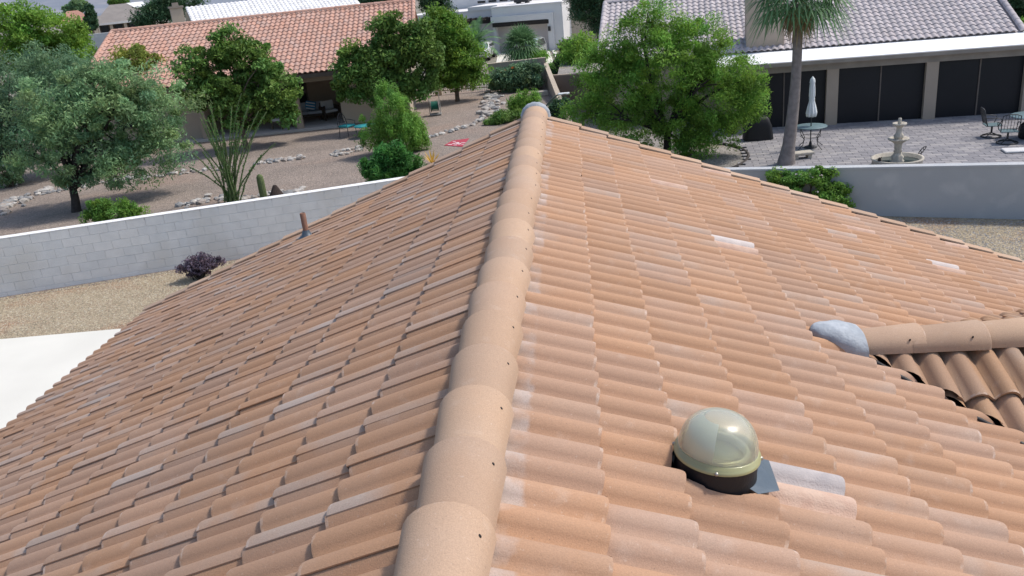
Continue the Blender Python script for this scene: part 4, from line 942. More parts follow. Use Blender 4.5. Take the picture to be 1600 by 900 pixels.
# ------------------------------------------------------------------ vegetation
def leaf_mesh(name, cen, nrm_len, mat, parent, pts, size, aspect, tints, up_bias=0.4, droop=0.0):
    """one crown: a small folded leaf face at each point"""
    n = len(pts); P = np.asarray(pts, dtype=np.float64)
    d = rng.normal(size=(n, 3)); d[:, 2] += -droop; d /= np.linalg.norm(d, axis=1)[:, None]
    nn = rng.normal(size=(n, 3)); nn[:, 2] += up_bias * 2; nn -= d * (nn * d).sum(1)[:, None]; nn /= np.linalg.norm(nn, axis=1)[:, None]
    sd_ = np.cross(d, nn); L = size * (0.5 + 1.0 * rng.random(n) ** 1.3); Wd = L * aspect
    a = P - d * L[:, None] * 0.5; c = P + d * L[:, None] * 0.5
    b_ = P + sd_ * Wd[:, None] * 0.5 + nn * (Wd * 0.12)[:, None] - d * (L * 0.08)[:, None]; e = P - sd_ * Wd[:, None] * 0.5 + nn * (Wd * 0.12)[:, None] - d * (L * 0.08)[:, None]
    vs = np.stack([a, b_, c, e], 1).reshape(-1, 3)
    me = bpy.data.meshes.new(name); me.vertices.add(4 * n); me.vertices.foreach_set('co', vs.astype(np.float32).ravel())
    me.loops.add(4 * n); me.loops.foreach_set('vertex_index', np.arange(4 * n, dtype=np.int32))
    me.polygons.add(n); me.polygons.foreach_set('loop_start', np.arange(n, dtype=np.int32) * 4); me.polygons.foreach_set('loop_total', np.full(n, 4, dtype=np.int32))
    me.update(calc_edges=True); me.materials.append(mat)
    ca = me.color_attributes.new('tint', 'FLOAT_COLOR', 'CORNER'); t4 = np.concatenate([np.asarray(tints), np.ones((n, 1))], 1).astype(np.float32)
    ca.data.foreach_set('color', np.repeat(t4, 4, axis=0).ravel())
    o = bpy.data.objects.new(name, me); col.objects.link(o)
    if parent is not None: o.parent = parent; o.matrix_parent_inverse = parent_world(parent).inverted()
    return o
def clumps_in(lobes, ncl, shell=0.55):
    vol = np.array([l[3] * l[4] * l[5] for l in lobes]) ** 0.8; pick = rng.choice(len(lobes), size=ncl, p=vol / vol.sum()); out = []
    for i in pick:
        l = lobes[i]; v = rng.normal(size=3); v /= np.linalg.norm(v); r = (shell + (1 - shell) * rng.random()) ** 0.7 * (1.0 if rng.random() > 0.15 else 1.08 + 0.2 * rng.random())
        out.append((l[0] + v[0] * l[3] * r, l[1] + v[1] * l[4] * r, l[2] + v[2] * l[5] * r))
    return np.array(out)
def limb(mb, a, b_, r0, r1, wob=0.12, n=6, seg=6):
    a, b_ = Vector(a), Vector(b_); L = (b_ - a).length; pts = []; rr = []
    w1 = Vector((rnd.gauss(0, 1), rnd.gauss(0, 1), 0)) * wob * L
    for i in range(n + 1):
        t = i / n; pts.append(a.lerp(b_, t) + w1 * math.sin(PI * t) * 0.6 + Vector((0, 0, 0.10 * L * math.sin(PI * t)))); rr.append(r0 + (r1 - r0) * t)
    mb.tube(pts, rr, seg, cap=False); return pts
def tree(name, label, base, lobes_px, mat, ncl, npc, csize, lsize, aspect=0.4, trunk=0.12, bark='bark', trunk_h=None, cat='tree', limbs=9, depth=0.85, up=0.4, tint=(0.7, 1.25), group=None, extra=None, droop=0.0, stretch=(1, 1, 1), ndrop=0):
    """lobes are given as (photo x, photo y, half width, half height) at the tree's own distance"""
    base = Vector(base); k = ppm(base); lobes = []; npc = int(npc * 1.5); ncl = int(ncl * 1.15)
    for q in lobes_px:
        px, py, rx, ry = q[:4]; c = V(px, py, base); off = q[4] if len(q) > 4 else 0.0
        fw = Vector((base.x - CAM.x, base.y - CAM.y, 0)).normalized()
        c = c + fw * off; rxm, rym = rx / k, ry / k / 0.93
        lobes.append((c.x, c.y, max(c.z, base.z + 0.05), rxm, depth * (rxm + rym) / 2, rym))
    t = thing(name, label, cat, base, 0.0, group)
    cl = clumps_in(lobes, ncl); cl[:, 2] = np.maximum(cl[:, 2], base.z + 0.1)
    zt = max(l[2] for l in lobes); cz = np.mean([l[2] for l in lobes])
    mb = MB(); th = trunk_h if trunk_h is not None else (cz - base.z) * 0.45
    if trunk > 0:
        fork = base + Vector((rnd.gauss(0, 0.05), rnd.gauss(0, 0.05), th))
        mb.tube([base - Vector((0, 0, 0.1)), base + Vector((0, 0, 0.05)), base.lerp(fork, 0.5) + Vector((rnd.gauss(0, .03), 0, 0)), fork], [trunk * 1.5, trunk * 1.15, trunk * 0.95, trunk * 0.85], 9)
        ends = [cl[i] for i in rng.choice(len(cl), size=min(limbs, len(cl)), replace=False)]
        for e in ends:
            e = Vector(e); pts = limb(mb, fork - Vector((0, 0, 0.05)), e, trunk * 0.6, trunk * 0.10)
            for _ in range(3):
                c2 = Vector(cl[rnd.randrange(len(cl))])
                if (c2 - e).length < max(lobes[0][3] * 1.2, 0.6): limb(mb, pts[rnd.choice((3, 4, 5))], c2, trunk * 0.22, trunk * 0.05, 0.08, 4, 5)
    else:
        for e in cl[:limbs * 2]: limb(mb, base + Vector((rnd.gauss(0, .06), rnd.gauss(0, .06), 0)), e, 0.018, 0.006, 0.08, 4, 5)
    mb.build('trunk' if trunk > 0 else 'stems', M[bark], t)
    n = ncl * npc; cid = np.repeat(np.arange(ncl), npc); sc = csize * (0.45 + 1.1 * rng.random(ncl) ** 1.2)
    v = rng.normal(size=(n, 3)); v /= np.linalg.norm(v, axis=1)[:, None]; v *= (rng.random(n) ** 0.45)[:, None]
    P = cl[cid] + v * sc[cid][:, None] * np.array([1.1 * stretch[0], 1.1 * stretch[1], 0.75 * stretch[2]]); P[:, 2] = np.maximum(P[:, 2], base.z + 0.02)
    ct = tint[0] + (tint[1] - tint[0]) * rng.random(ncl); hue = rng.normal(0, 0.07, ncl)
    tl_ = ct[cid] * (0.8 + 0.4 * rng.random(n)); T = np.stack([tl_ * (1 + hue[cid] + rng.normal(0, .05, n)), tl_, tl_ * (1 - hue[cid])], 1).clip(0.1, 2)
    leaf_mesh('crown', None, None, LEAF[mat], t, P, lsize * 1.25, aspect, T, up + 0.35, droop)
    if extra:
        em, en, es, ec = extra; idx = rng.choice(len(cl), size=en); q = cl[idx] + rng.normal(size=(en, 3)) * csize * 0.3; c0_ = np.array([l[:3] for l in lobes]).mean(0)
        q += (q - c0_) * 0.12; pt_ = np.repeat(q, 4, axis=0) + rng.normal(size=(en * 4, 3)) * es * 0.35; pt_[:, 2] = np.maximum(pt_[:, 2], base.z + 0.05)
        stuff(leaf_mesh('flowers', None, None, LEAF['flower'], t, pt_, es, 0.8, np.tile(np.array(ec), (en * 4, 1)) * (0.8 + 0.4 * rng.random((en * 4, 1))), 0.6))
    return t
g = lambda px, py, z=0.0: G(px, py, z)
# left yard
t1 = g(120, 330)
tree('shade_tree', 'grey green leafy tree with dark forked trunk behind the white block wall', t1, [(150, 190, 95, 75), (95, 175, 70, 65), (215, 170, 65, 60), (245, 225, 55, 40), (120, 250, 80, 38), (185, 262, 60, 28), (60, 245, 45, 30), (170, 135, 70, 40), (265, 180, 45, 40)], 'greygreen', 260, 150, 0.36, 0.10, 0.28, 0.13, limbs=14, trunk_h=0.75, tint=(0.7, 1.35))
tree('feathery_tree', 'wide blue green feathery tree at the left edge of the photo', g(30, 285), [(40, 140, 90, 60), (20, 205, 60, 50), (90, 120, 60, 45), (15, 255, 45, 25), (110, 160, 50, 50), (-30, 180, 50, 70)], 'blue', 260, 130, 0.5, 0.11, 0.25, 0.14, limbs=10, trunk_h=0.8)
tree('bright_tree', 'bright green round tree behind the feathery one at top left', g(65, 200), [(70, 55, 60, 38), (25, 50, 40, 40), (115, 85, 32, 35), (30, 95, 40, 40), (80, 100, 60, 40)], 'bright', 230, 120, 0.55, 0.13, 0.45, 0.16, trunk_h=1.0)
tree('yellow_tree', 'small yellow green tree in front of the red roof, left of the citrus', g(225, 222), [(212, 100, 30, 26), (240, 120, 34, 30), (195, 130, 25, 25), (260, 140, 30, 35)], 'yellow', 100, 100, 0.34, 0.12, 0.45, 0.09)
tree('citrus_tree', 'dark green citrus tree with rounded clumps in front of the red roofed porch', g(385, 232), [(372, 115, 55, 45), (325, 105, 24, 28), (425, 145, 42, 40), (355, 70, 26, 22), (398, 72, 20, 18), (330, 150, 40, 35), (385, 165, 50, 32), (300, 130, 28, 38), (445, 160, 26, 28), (415, 100, 22, 22), (385, 100, 28, 26)], 'citrus', 200, 130, 0.33, 0.12, 0.5, 0.10, bark='bark_tan', trunk_h=1.0)
tree('orange_tree', 'tall dark green tree with pointed tops at the middle of the red roof', g(640, 197), [(620, 65, 36, 32), (560, 120, 40, 26), (645, 100, 45, 34), (590, 45, 16, 24), (616, 38, 12, 16), (585, 100, 40, 28), (555, 95, 24, 26), (600, 140, 45, 22), (660, 65, 26, 30), (540, 140, 20, 16), (650, 135, 32, 18)], 'citrus', 230, 130, 0.33, 0.12, 0.5, 0.11, bark='bark_tan', trunk_h=1.1, depth=0.55)
tree('willowy_tree', 'lighter green loose tree at the right end of the red roof', g(715, 158), [(700, 55, 30, 32), (725, 95, 32, 32), (690, 95, 30, 36), (745, 118, 18, 16), (685, 40, 22, 22), (715, 120, 32, 16)], 'mesquite', 170, 120, 0.40, 0.13, 0.35, 0.10, bark='bark_tan', trunk_h=1.2, tint=(0.55, 1.0))
tree('feathery_shrub', 'tall feathery bright green shrub in front of the teal chairs', g(612, 240), [(610, 175, 30, 34), (640, 205, 32, 26), (585, 205, 30, 24), (602, 148, 15, 16), (620, 215, 42, 22), (650, 215, 20, 16)], 'feather', 150, 130, 0.26, 0.085, 0.22, 0.0, 'bark_tan', cat='shrub', limbs=10, stretch=(0.8, 0.8, 1.6))
tree('oleander_bush', 'dark glossy oleander bush with a few red flowers by the left roof edge', g(612, 296), [(612, 262, 36, 28), (640, 268, 26, 20), (590, 272, 26, 22), (612, 240, 22, 14)], 'oleander', 110, 120, 0.20, 0.11, 0.22, 0.0, 'bark_tan', cat='bush', stretch=(0.8, 0.8, 1.4), extra=('flower', 5, 0.055, (0.75, 0.08, 0.06)))
tree('green_bush', 'low bright green bush directly behind the white block wall', g(178, 352), [(180, 332, 40, 15), (150, 330, 20, 14), (205, 334, 25, 12), (160, 320, 8, 8)], 'feather', 70, 120, 0.16, 0.07, 0.3, 0.0, 'bark_tan', cat='bush', stretch=(0.8, 0.8, 1.5), tint=(0.6, 1.1))
tree('purple_shrub', 'small purple leaved shrub on the gravel at the foot of the block wall', g(314, 436), [(312, 416, 25, 13), (332, 412, 16, 10), (294, 421, 13, 9), (316, 405, 10, 6)], 'purple', 55, 60, 0.10, 0.045, 0.5, 0.0, 'bark', cat='shrub', limbs=14, tint=(0.6, 1.5))
tree('grey_shrub', 'pale grey flowering shrub at the far left behind the stone edging', g(15, 292), [(12, 270, 22, 18), (35, 250, 14, 10), (5, 215, 14, 14)], 'greygreen', 50, 70, 0.2, 0.08, 0.4, 0.0, 'bark_tan', cat='shrub', extra=('flower', 120, 0.07, (0.75, 0.75, 0.70)))
tree('flowering_bush', 'wide green bush with orange flowers against the tan block wall', g(805, 142), [(805, 122, 30, 16), (782, 126, 18, 12), (830, 118, 22, 16), (815, 110, 24, 10)], 'blue', 110, 90, 0.32, 0.12, 0.4, 0.0, 'bark_tan', cat='bush', extra=('flower', 16, 0.13, (0.8, 0.22, 0.05)))
tree('edge_shrub', 'low leafy shrub just beyond the left roof edge near the ridge end', g(790, 192), [(795, 180, 22, 8), (772, 192, 16, 7)], 'citrus', 50, 80, 0.18, 0.08, 0.3, 0.0, 'bark_tan', cat='shrub')
tree('fern_shrub', 'dark shrub beside the pale dividing wall behind the ridge end', g(868, 190), [(868, 172, 14, 12), (880, 165, 10, 10)], 'dark', 40, 80, 0.22, 0.09, 0.3, 0.0, 'bark_tan', cat='shrub')
# right yard
tb = g(1042, 248, RG)
tree('mesquite_tree', 'large bright green mesquite tree beside the paved patio', tb, [(1040, 105, 80, 62), (965, 150, 62, 52), (1115, 150, 66, 52), (1010, 62, 50, 42), (1090, 70, 48, 40), (1065, 195, 52, 36), (930, 125, 30, 40), (995, 195, 58, 36), (1150, 125, 34, 36), (1040, 30, 22, 24), (1110, 205, 40, 26), (960, 90, 34, 34), (1165, 165, 24, 30), (1005, 30, 18, 20), (905, 165, 22, 28), (1075, 225, 34, 22)], 'mesquite', 520, 130, 0.36, 0.085, 0.32, 0.14, limbs=16, trunk_h=0.9, tint=(0.55, 1.3), stretch=(0.95, 0.95, 1.15))
tree('lantana_bush', 'rounded green bush with tiny white flowers in front of the grey wall', g(1262, 338), [(1262, 292, 48, 24), (1230, 286, 28, 16), (1206, 276, 20, 9), (1296, 304, 30, 20), (1270, 275, 30, 12), (1312, 316, 18, 14)], 'feather', 130, 130, 0.13, 0.05, 0.5, 0.0, 'bark_tan', cat='bush', extra=('flower', 70, 0.045, (0.95, 0.85, 0.85)), tint=(0.6, 1.1))
# street side
tree('light_shrub', 'light green loose shrub standing left of the mesquite by the brown wall', g(912, 118, WG), [(912, 82, 24, 24), (900, 95, 18, 14), (925, 95, 20, 18)], 'mesquite', 60, 80, 0.7, 0.2, 0.4, 0.0, 'bark_tan', cat='shrub')
tree('round_hedge', 'dark clipped round hedge below the beige wall', g(893, 84, WG), [(893, 74, 15, 8), (885, 74, 8, 7), (903, 74, 8, 7)], 'citrus', 60, 80, 0.45, 0.16, 0.5, 0.0, 'bark_tan', cat='hedge', tint=(0.5, 0.8))
tree('cone_shrub', 'narrow dark cone shaped cypress shrub beside the pale path', g(876, 118, WG), [(875, 98, 5, 8), (877, 108, 9, 7), (874, 91, 2, 4)], 'dark', 40, 80, 0.35, 0.12, 0.4, 0.0, 'bark', cat='shrub')
tree('leafy_plant', 'small light green plant left of the cone shrub', g(866, 117, WG), [(865, 108, 8, 7)], 'feather', 22, 60, 0.35, 0.15, 0.3, 0.0, 'bark_tan', cat='plant')
tree('dark_pine', 'dark spreading pine behind the beige wall at the top', dist_pt(937, 66, 70) * 1.0, [(940, 5, 32, 22), (915, 18, 22, 14), (960, 20, 20, 18), (935, -20, 40, 22), (905, -5, 18, 16), (935, 35, 14, 16)], 'dark', 190, 110, 0.7, 0.2, 0.2, 0.22, trunk_h=1.6)
far = [('bushy_tree', 'dark green bushy tree beyond the white roof, left of the chimney', 255, 40, 105, [(245, 22, 24, 14), (265, 8, 24, 14), (225, 30, 16, 10), (290, 3, 24, 8)], 'dark'),
       ('broad_tree', 'dark tree between the red roof and the white flat roofed house', 688, 60, 75, [(685, 12, 18, 18), (670, -5, 18, 16), (695, 35, 12, 18)], 'dark'),
       ('pale_tree', 'pale round tree on the horizon above the far houses', 120, 22, 230, [(122, 9, 13, 8), (110, 14, 9, 6)], 'greygreen'),
       ('dark_cypress', 'slim dark cypress in front of the far grey brown roof', 142, 50, 138, [(141, 24, 4, 12), (142, 34, 6, 10), (140, 13, 2, 5)], 'dark'),
       ('far_tree', 'small green tree on the horizon behind the grey brown roof', 183, 20, 240, [(185, 4, 14, 6)], 'citrus'),
       ('corner_tree', 'dark green tree at the top right corner behind the patio house', 1600, 60, 60, [(1590, 12, 26, 18), (1620, 0, 40, 30), (1575, 0, 20, 12)], 'dark'),
       ('corner_bush', 'small green bush below the dark tree at the right edge', 1597, 72, 56, [(1596, 44, 12, 10), (1608, 55, 16, 12)], 'mesquite'),
       ('low_trees', 'dark treetops just behind the long red roof ridge', 590, 40, 90, [(580, -2, 22, 8), (610, -6, 22, 10)], 'dark')]
for nm_, lb_, px, py, d_, lo_, mt_ in far:
    b_ = dist_pt(px, py, d_); b_.z = min(b_.z, base_z(b_.x, b_.y) + 3.0)
    tree(nm_, lb_, b_, lo_, mt_, 110, 80, (0.0025 if d_ > 130 else 0.008) * d_, 0.0020 * d_, 0.45, 0.16, limbs=6)
# ocotillo
oc = g(366, 318); ot = thing('ocotillo', 'tall ocotillo with many thin green wands fanning out behind the wall', 'ocotillo', oc)
tips = [(293, 215), (300, 190), (312, 172), (318, 165), (328, 200), (335, 160), (343, 180), (350, 172), (356, 195), (362, 210), (370, 190), (378, 185), (386, 160), (388, 142), (395, 165), (401, 175), (409, 178), (440, 218), (330, 230), (300, 240), (345, 215), (372, 215), (290, 262), (420, 235), (357, 165), (381, 200), (322, 185), (308, 205), (397, 200)]
for i, (tx, ty) in enumerate(tips):
    e = V(tx, ty, oc) + Vector((0, rnd.uniform(-0.7, 0.7), 0)); b_ = oc + Vector((rnd.gauss(0, 0.10), rnd.gauss(0, 0.10), 0)); d = e - b_
    mid1 = b_ + Vector((d.x * 0.20, d.y * 0.2, d.z * 0.36)); mid2 = b_ + Vector((d.x * 0.55 + rnd.gauss(0, 0.04), d.y * 0.55, d.z * 0.72))
    pts = [b_, mid1, mid2, e]; mb = MB(); fine = []
    for s_ in range(9):
        t = s_ / 8; q = (1 - t) ** 3 * pts[0] + 3 * (1 - t) ** 2 * t * pts[1] + 3 * (1 - t) * t * t * pts[2] + t ** 3 * pts[3]; fine.append(q + Vector((rnd.gauss(0, .008), rnd.gauss(0, .008), 0)))
    mb.tube(fine, [0.025 - 0.011 * s_ / 8 for s_ in range(9)], 5); st = mb.build('wand', M['cactus'], ot)
    nl_ = 220; tt_ = rng.random(nl_) * 0.92 + 0.06; P = np.array([np.array(fine[min(7, int(t * 8))]) * (1 - (t * 8 - int(t * 8))) + np.array(fine[min(8, int(t * 8) + 1)]) * (t * 8 - int(t * 8)) for t in tt_]) + rng.normal(size=(nl_, 3)) * 0.022
    leaf_mesh('leaves', None, None, LEAF['oleander'], st, P, 0.045, 0.5, np.tile(np.array([[0.95, 0.85, 0.9]]), (nl_, 1)) * (0.7 + 0.6 * rng.random((nl_, 1))), 0.2)
# columnar cactus and the dark cone stone
cb = g(413, 312); ch_ = V(410, 271, cb).z; mb = MB(); pf_ = [(0.085, 0), (0.10, 0.15), (0.10, ch_ * 0.6), (0.092, ch_ - 0.10), (0.06, ch_ - 0.03), (0.0, ch_)]
mb.lathe(pf_, 36, c=cb, lobes=12, amp=0.09); tag(mb.build('column_cactus', M['cactus']), 'short green ribbed column cactus standing right of the ocotillo', 'cactus')
cb = g(433, 310); ch_ = V(431, 289, cb).z; mb = MB(); mb.lathe([(0.24, -0.02), (0.22, 0.1), (0.15, ch_ * 0.55), (0.085, ch_ * 0.85), (0.05, ch_), (0, ch_ + 0.01)], 14, c=cb, lobes=3, amp=0.07, smooth=False); tag(mb.build('cone_stone', M['dark_stone']), 'dark brown cone shaped stone beside the column cactus', 'stone')
# stones
def rock_mesh(seed, mat):
    r_ = random.Random(seed); bm = bmesh.new(); bmesh.ops.create_icosphere(bm, subdivisions=1, radius=1)
    for v in bm.verts: v.co *= 0.78 + 0.4 * r_.random(); v.co.z *= 0.6
    me = bpy.data.meshes.new('stone'); bm.to_mesh(me); bm.free(); me.materials.append(mat); return me
rocks = [rock_mesh(i, M['rock'][i % 4]) for i in range(12)]
def stones(name, label, pts, n, wpx, smin, smax, z=0.0):
    q = [G(a, b_, z) for a, b_ in pts]; t = thing(name, label, 'stones', q[0]); seg = [(q[i + 1] - q[i]).length for i in range(len(q) - 1)]; T = sum(seg)
    for i in range(n):
        d = T * (i + rnd.random()) / n; k = 0
        while k < len(seg) - 1 and d > seg[k]: d -= seg[k]; k += 1
        c = q[k].lerp(q[k + 1], min(1, d / seg[k])); s = smin + (smax - smin) * rnd.random() ** 1.6
        c = c + Vector((rnd.gauss(0, wpx * 0.5), rnd.gauss(0, wpx), 0))
        Mx = Matrix.Translation(c + Vector((0, 0, s * 0.22))) @ Matrix.Rotation(rnd.random() * 6.28, 4, 'Z') @ Matrix.Rotation(rnd.gauss(0, 0.2), 4, 'X') @ Matrix.Diagonal((s * rnd.uniform(0.8, 1.35), s * rnd.uniform(0.7, 1.1), s, 1))
        inst('stone', rocks[rnd.randrange(12)], t, Mx)
stones('stone_edging', 'long line of pale stones curving past the dark trunked tree', [(60, 303), (120, 294), (190, 282), (245, 276), (300, 268), (360, 262)], 90, 0.20, 0.07, 0.16)
stones('stone_pile', 'broad bed of pale rocks at the left edge behind the wall', [(0, 332), (15, 318), (40, 308), (62, 303)], 60, 0.42, 0.08, 0.22)
stones('stone_row', 'row of pale stones right of the ocotillo wands', [(400, 256), (430, 252), (455, 249), (476, 246)], 45, 0.14, 0.08, 0.16)
stones('stone_ring', 'small oval ring of stones left of the feathery shrub', [(516, 242), (535, 236), (565, 231), (560, 236), (530, 243), (518, 243)], 44, 0.07, 0.07, 0.14)
stones('rock_bed', 'rocks around the foot of the ocotillo and cactus', [(285, 322), (315, 314), (345, 312), (385, 311), (420, 306), (470, 299)], 70, 0.20, 0.07, 0.19)
stones('stone_border', 'pale stone border curving round the open gravel near the ridge end', [(620, 221), (665, 216), (705, 206), (735, 197), (752, 188), (760, 178)], 70, 0.13, 0.08, 0.17)
stones('rock_stream', 'wide band of white rocks below the orange flowering bush', [(757, 184), (765, 170), (772, 158), (770, 146)], 75, 0.5, 0.10, 0.26)

# palms
def fan_frond(mb, tm, base, d, droop, pet, blade, n=15, seed=0):
    """a fan leaf: stalk, then narrow blades spread from its end"""
    d = d.normalized(); side = d.cross(Vector((0, 0, 1))); side = side.normalized() if side.length > 1e-3 else Vector((1, 0, 0)); up = side.cross(d)
    hub = base + d * pet - Vector((0, 0, droop * 0.25)); mb.cur = 0
    mb.tube([base, base + d * pet * 0.6, hub], [0.018, 0.014, 0.01], 4, cap=False); tm += [(0.9, 0.95, 0.7, 1)] * 8
    for i in range(n):
        a = -1.9 + 3.8 * i / (n - 1); bd = (d * math.cos(a) + side * math.sin(a)); L = blade * (0.75 + 0.25 * math.cos(a)) * rnd.uniform(0.9, 1.05)
        tip = hub + bd * L - Vector((0, 0, droop * L * (0.5 + 0.3 * rnd.random()))); mid = hub + bd * L * 0.55 - Vector((0, 0, droop * L * 0.12)); w = bd.cross(up).normalized() * 0.028 * blade / 0.8
        mb.add([hub - w * 0.3, mid - w, tip, mid + w, hub + w * 0.3], [(0, 1, 3, 4), (1, 2, 3)]); tv = rnd.uniform(0.7, 1.25); tm += [(tv, tv, tv * 0.95, 1)] * 2
def palm_crown(parent, top, n, pet, blade, elmin, elmax, mat, name='crown', dr=(0.3, 0.9)):
    mb = MB(); tm = []
    for i in range(n):
        az = i * 2.39996 + rnd.gauss(0, 0.1); el = elmin + (elmax - elmin) * ((i + 0.5) / n)
        d = Vector((math.cos(az) * math.cos(el), math.sin(az) * math.cos(el), math.sin(el))); fan_frond(mb, tm, top + Vector((0, 0, 0.05)), d, dr[0] + (dr[1] - dr[0]) * (1 - i / n), pet, blade)
    o = mb.build(name, LEAF[mat], parent); tint_attr(o.data, tm); return o
pb_ = g(1228, 258, RG); pt_ = V(1247.5, 6, pb_); fpalm = thing('fan_palm', 'tall fan palm with a smooth grey trunk rising beside the patio table', 'palm', pb_)
pts = [pb_.lerp(pt_, i / 30) + Vector((0.10 * math.sin(PI * i / 30), 0, 0)) for i in range(31)]; rr = []
for i in range(31):
    t = i / 30; rr.append((0.215 - 0.07 * min(1, t * 1.6) + 0.08 * max(0, 0.12 - t) / 0.12) * (1 + 0.018 * (i % 2)))
mb = MB(); mb.tube(pts, rr, 16); mb.build('trunk', M['palm_trunk'], fpalm)
palm_crown(fpalm, pt_ + Vector((0, 0, 0.45)), 72, 0.95, 0.95, math.radians(-32), math.radians(85), 'palm', dr=(0.25, 0.95))
palm_crown(fpalm, pt_ + Vector((0, 0, 0.25)), 22, 0.35, 0.62, math.radians(-75), math.radians(-42), 'thatch', 'dead_fronds', (0.6, 1.2))
sp_ = g(815, 99, WG + 0.06); fp2 = thing('short_fan_palm', 'short fan palm in front of the garage door', 'palm', sp_); tp = V(815, 72, sp_)
mb = MB(); mb.tube([sp_, sp_.lerp(tp, 0.5), tp], [0.36, 0.32, 0.26], 10); mb.build('trunk', M['bark_tan'], fp2)
palm_crown(fp2, tp, 64, 0.95, 1.35, math.radians(-35), math.radians(85), 'palm')
tree('base_shrub', 'green shrub at the foot of the short fan palm beside the silver van', g(840, 99, WG), [(838, 89, 14, 6)], 'feather', 40, 60, 0.5, 0.16, 0.4, 0.0, 'bark_tan', cat='shrub')
def feather_palm(name, label, base, top, n, L, el0, el1, mat='palm', trunk=0.2):
    t = thing(name, label, 'palm', base); mb = MB(); mb.tube([base, base.lerp(top, 0.5), top], [trunk * 1.2, trunk, trunk * 0.8], 9); mb.build('trunk', M['bark_tan'], t); mb = MB(); tm = []
    for i in range(n):
        az = i * 2.39996; el = el0 + (el1 - el0) * (i + 0.5) / n; d = Vector((math.cos(az) * math.cos(el), math.sin(az) * math.cos(el), math.sin(el))); prev = None; P = top.copy(); dirv = d.copy(); pts = [P.copy()]
        for s_ in range(8): P = P + dirv * L / 8; dirv = (dirv - Vector((0, 0, 0.16))).normalized(); pts.append(P.copy())
        mb.tube(pts, [0.03 - 0.003 * k_ for k_ in range(9)], 4, cap=False); tm += [(0.8, 0.9, 0.6, 1)] * 32
        for k_ in range(1, 9):
            for f_ in (0.0, 0.33, 0.66):
                q = pts[k_ - 1].lerp(pts[k_], f_); ax = (pts[k_] - pts[k_ - 1]).normalized(); sd_ = ax.cross(Vector((0, 0, 1))).normalized(); l_ = L * 0.24 * math.sin(PI * min(0.95, (k_ + f_) / 9.5)) + 0.03
                for sg in (-1, 1):
                    tip = q + (sd_ * sg + ax * 0.6 - Vector((0, 0, 0.25))).normalized() * l_; w = ax * 0.026 * (L / 1.0); mb.add([q - w, tip, q + w], [(0, 1, 2)]); tv = rnd.uniform(0.7, 1.3); tm.append((tv, tv, tv, 1))
    o = mb.build('crown', LEAF[mat], t); tint_attr(o.data, tm); return t
b_ = g(742, 92, WG); feather_palm('feather_palm', 'feather leaved palm left of the garage door', b_, V(742, 70, b_), 26, 2.9, math.radians(-5), math.radians(80), trunk=0.25)
tree('soft_shrub', 'soft light green feathery shrub behind the ridge end', g(818, 180), [(815, 162, 18, 13), (830, 155, 12, 10), (802, 168, 10, 8)], 'feather', 60, 90, 0.26, 0.11, 0.2, 0.0, 'bark_tan', cat='shrub', stretch=(0.8, 0.8, 1.6))
# yellow plant
b_ = g(676, 256); yt = thing('spiky_plant', 'little yellow striped spiky plant by the left roof edge', 'plant', b_); mb = MB(); tm = []
for i in range(16):
    az = i * 2.4; el = 0.5 + 0.9 * i / 16; d = Vector((math.cos(az) * math.cos(el), math.sin(az) * math.cos(el), math.sin(el))); sd_ = d.cross(Vector((0, 0, 1))).normalized() * 0.03
    mb.add([b_ - sd_, b_ + d * 0.28 - sd_ * 0.8, b_ + d * 0.5, b_ + d * 0.28 + sd_ * 0.8, b_ + sd_], [(0, 1, 3, 4), (1, 2, 3)]); tm += [(2.0, 1.7, 0.6, 1)] * 2
o = mb.build('leaves', LEAF['thatch'], yt); tint_attr(o.data, tm)

# ------------------------------------------------------------------ things on the paved patio
def curve_leg(mb, c, az, r0, r1, h, rad=0.012):
    d = Vector((math.cos(az), math.sin(az), 0)); pts = [c + d * r0 + Vector((0, 0, h)), c + d * (r0 - 0.02) + Vector((0, 0, h * 0.75)), c + d * (r0 * 0.62) + Vector((0, 0, h * 0.45)), c + d * (r0 * 0.75) + Vector((0, 0, h * 0.2)), c + d * r1]
    f_ = []
    for k_ in range(4):
        for s_ in range(4): f_.append(pts[k_].lerp(pts[k_ + 1], s_ / 4))
    mb.tube(f_ + [pts[-1]], rad, 6)
tb_ = g(1266, 233, RG); tb_.z = PZ; tr_ = 0.52
pt = thing('patio_table', 'round patio table with teal top and curved iron legs under the closed umbrella', 'table', tb_)
mb = MB(); mb.lathe([(0.03, 0.715), (tr_, 0.715), (tr_ + 0.012, 0.725), (tr_ + 0.012, 0.74), (tr_, 0.748), (0.03, 0.742)], 36, c=tb_); mb.build('table_top', M['teal_metal'], pt)
for i in range(4): mb = MB(); curve_leg(mb, tb_, 0.5 + i * PI / 2, tr_ - 0.06, tr_ + 0.02, 0.715); mb.build('leg', M['dark_metal'], pt)
mb = MB(); mb.tube([tb_ + Vector((0.33 * math.cos(a), 0.33 * math.sin(a), 0.40)) for a in np.linspace(0, 2 * PI, 25)], 0.010, 5); mb.build('ring', M['dark_metal'], pt)
um = thing('closed_umbrella', 'closed white patio umbrella standing through the round teal table', 'umbrella', tb_); utop = V(1267, 119, tb_).z - PZ; ulow = V(1267, 182, tb_).z - PZ
mb = MB(); mb.lathe([(0.0, 0.0), (0.20, 0.0), (0.22, 0.02), (0.17, 0.05), (0.06, 0.075), (0.035, 0.22), (0.0, 0.22)], 20, c=tb_); mb.build('base', M['dark_metal'], um)
mb = MB(); mb.tube([tb_ + Vector((0, 0, 0.1)), tb_ + Vector((0, 0, utop - 0.05))], 0.020, 10); mb.build('pole', M['dark_metal'], um)
H_ = utop - ulow; mb = MB()
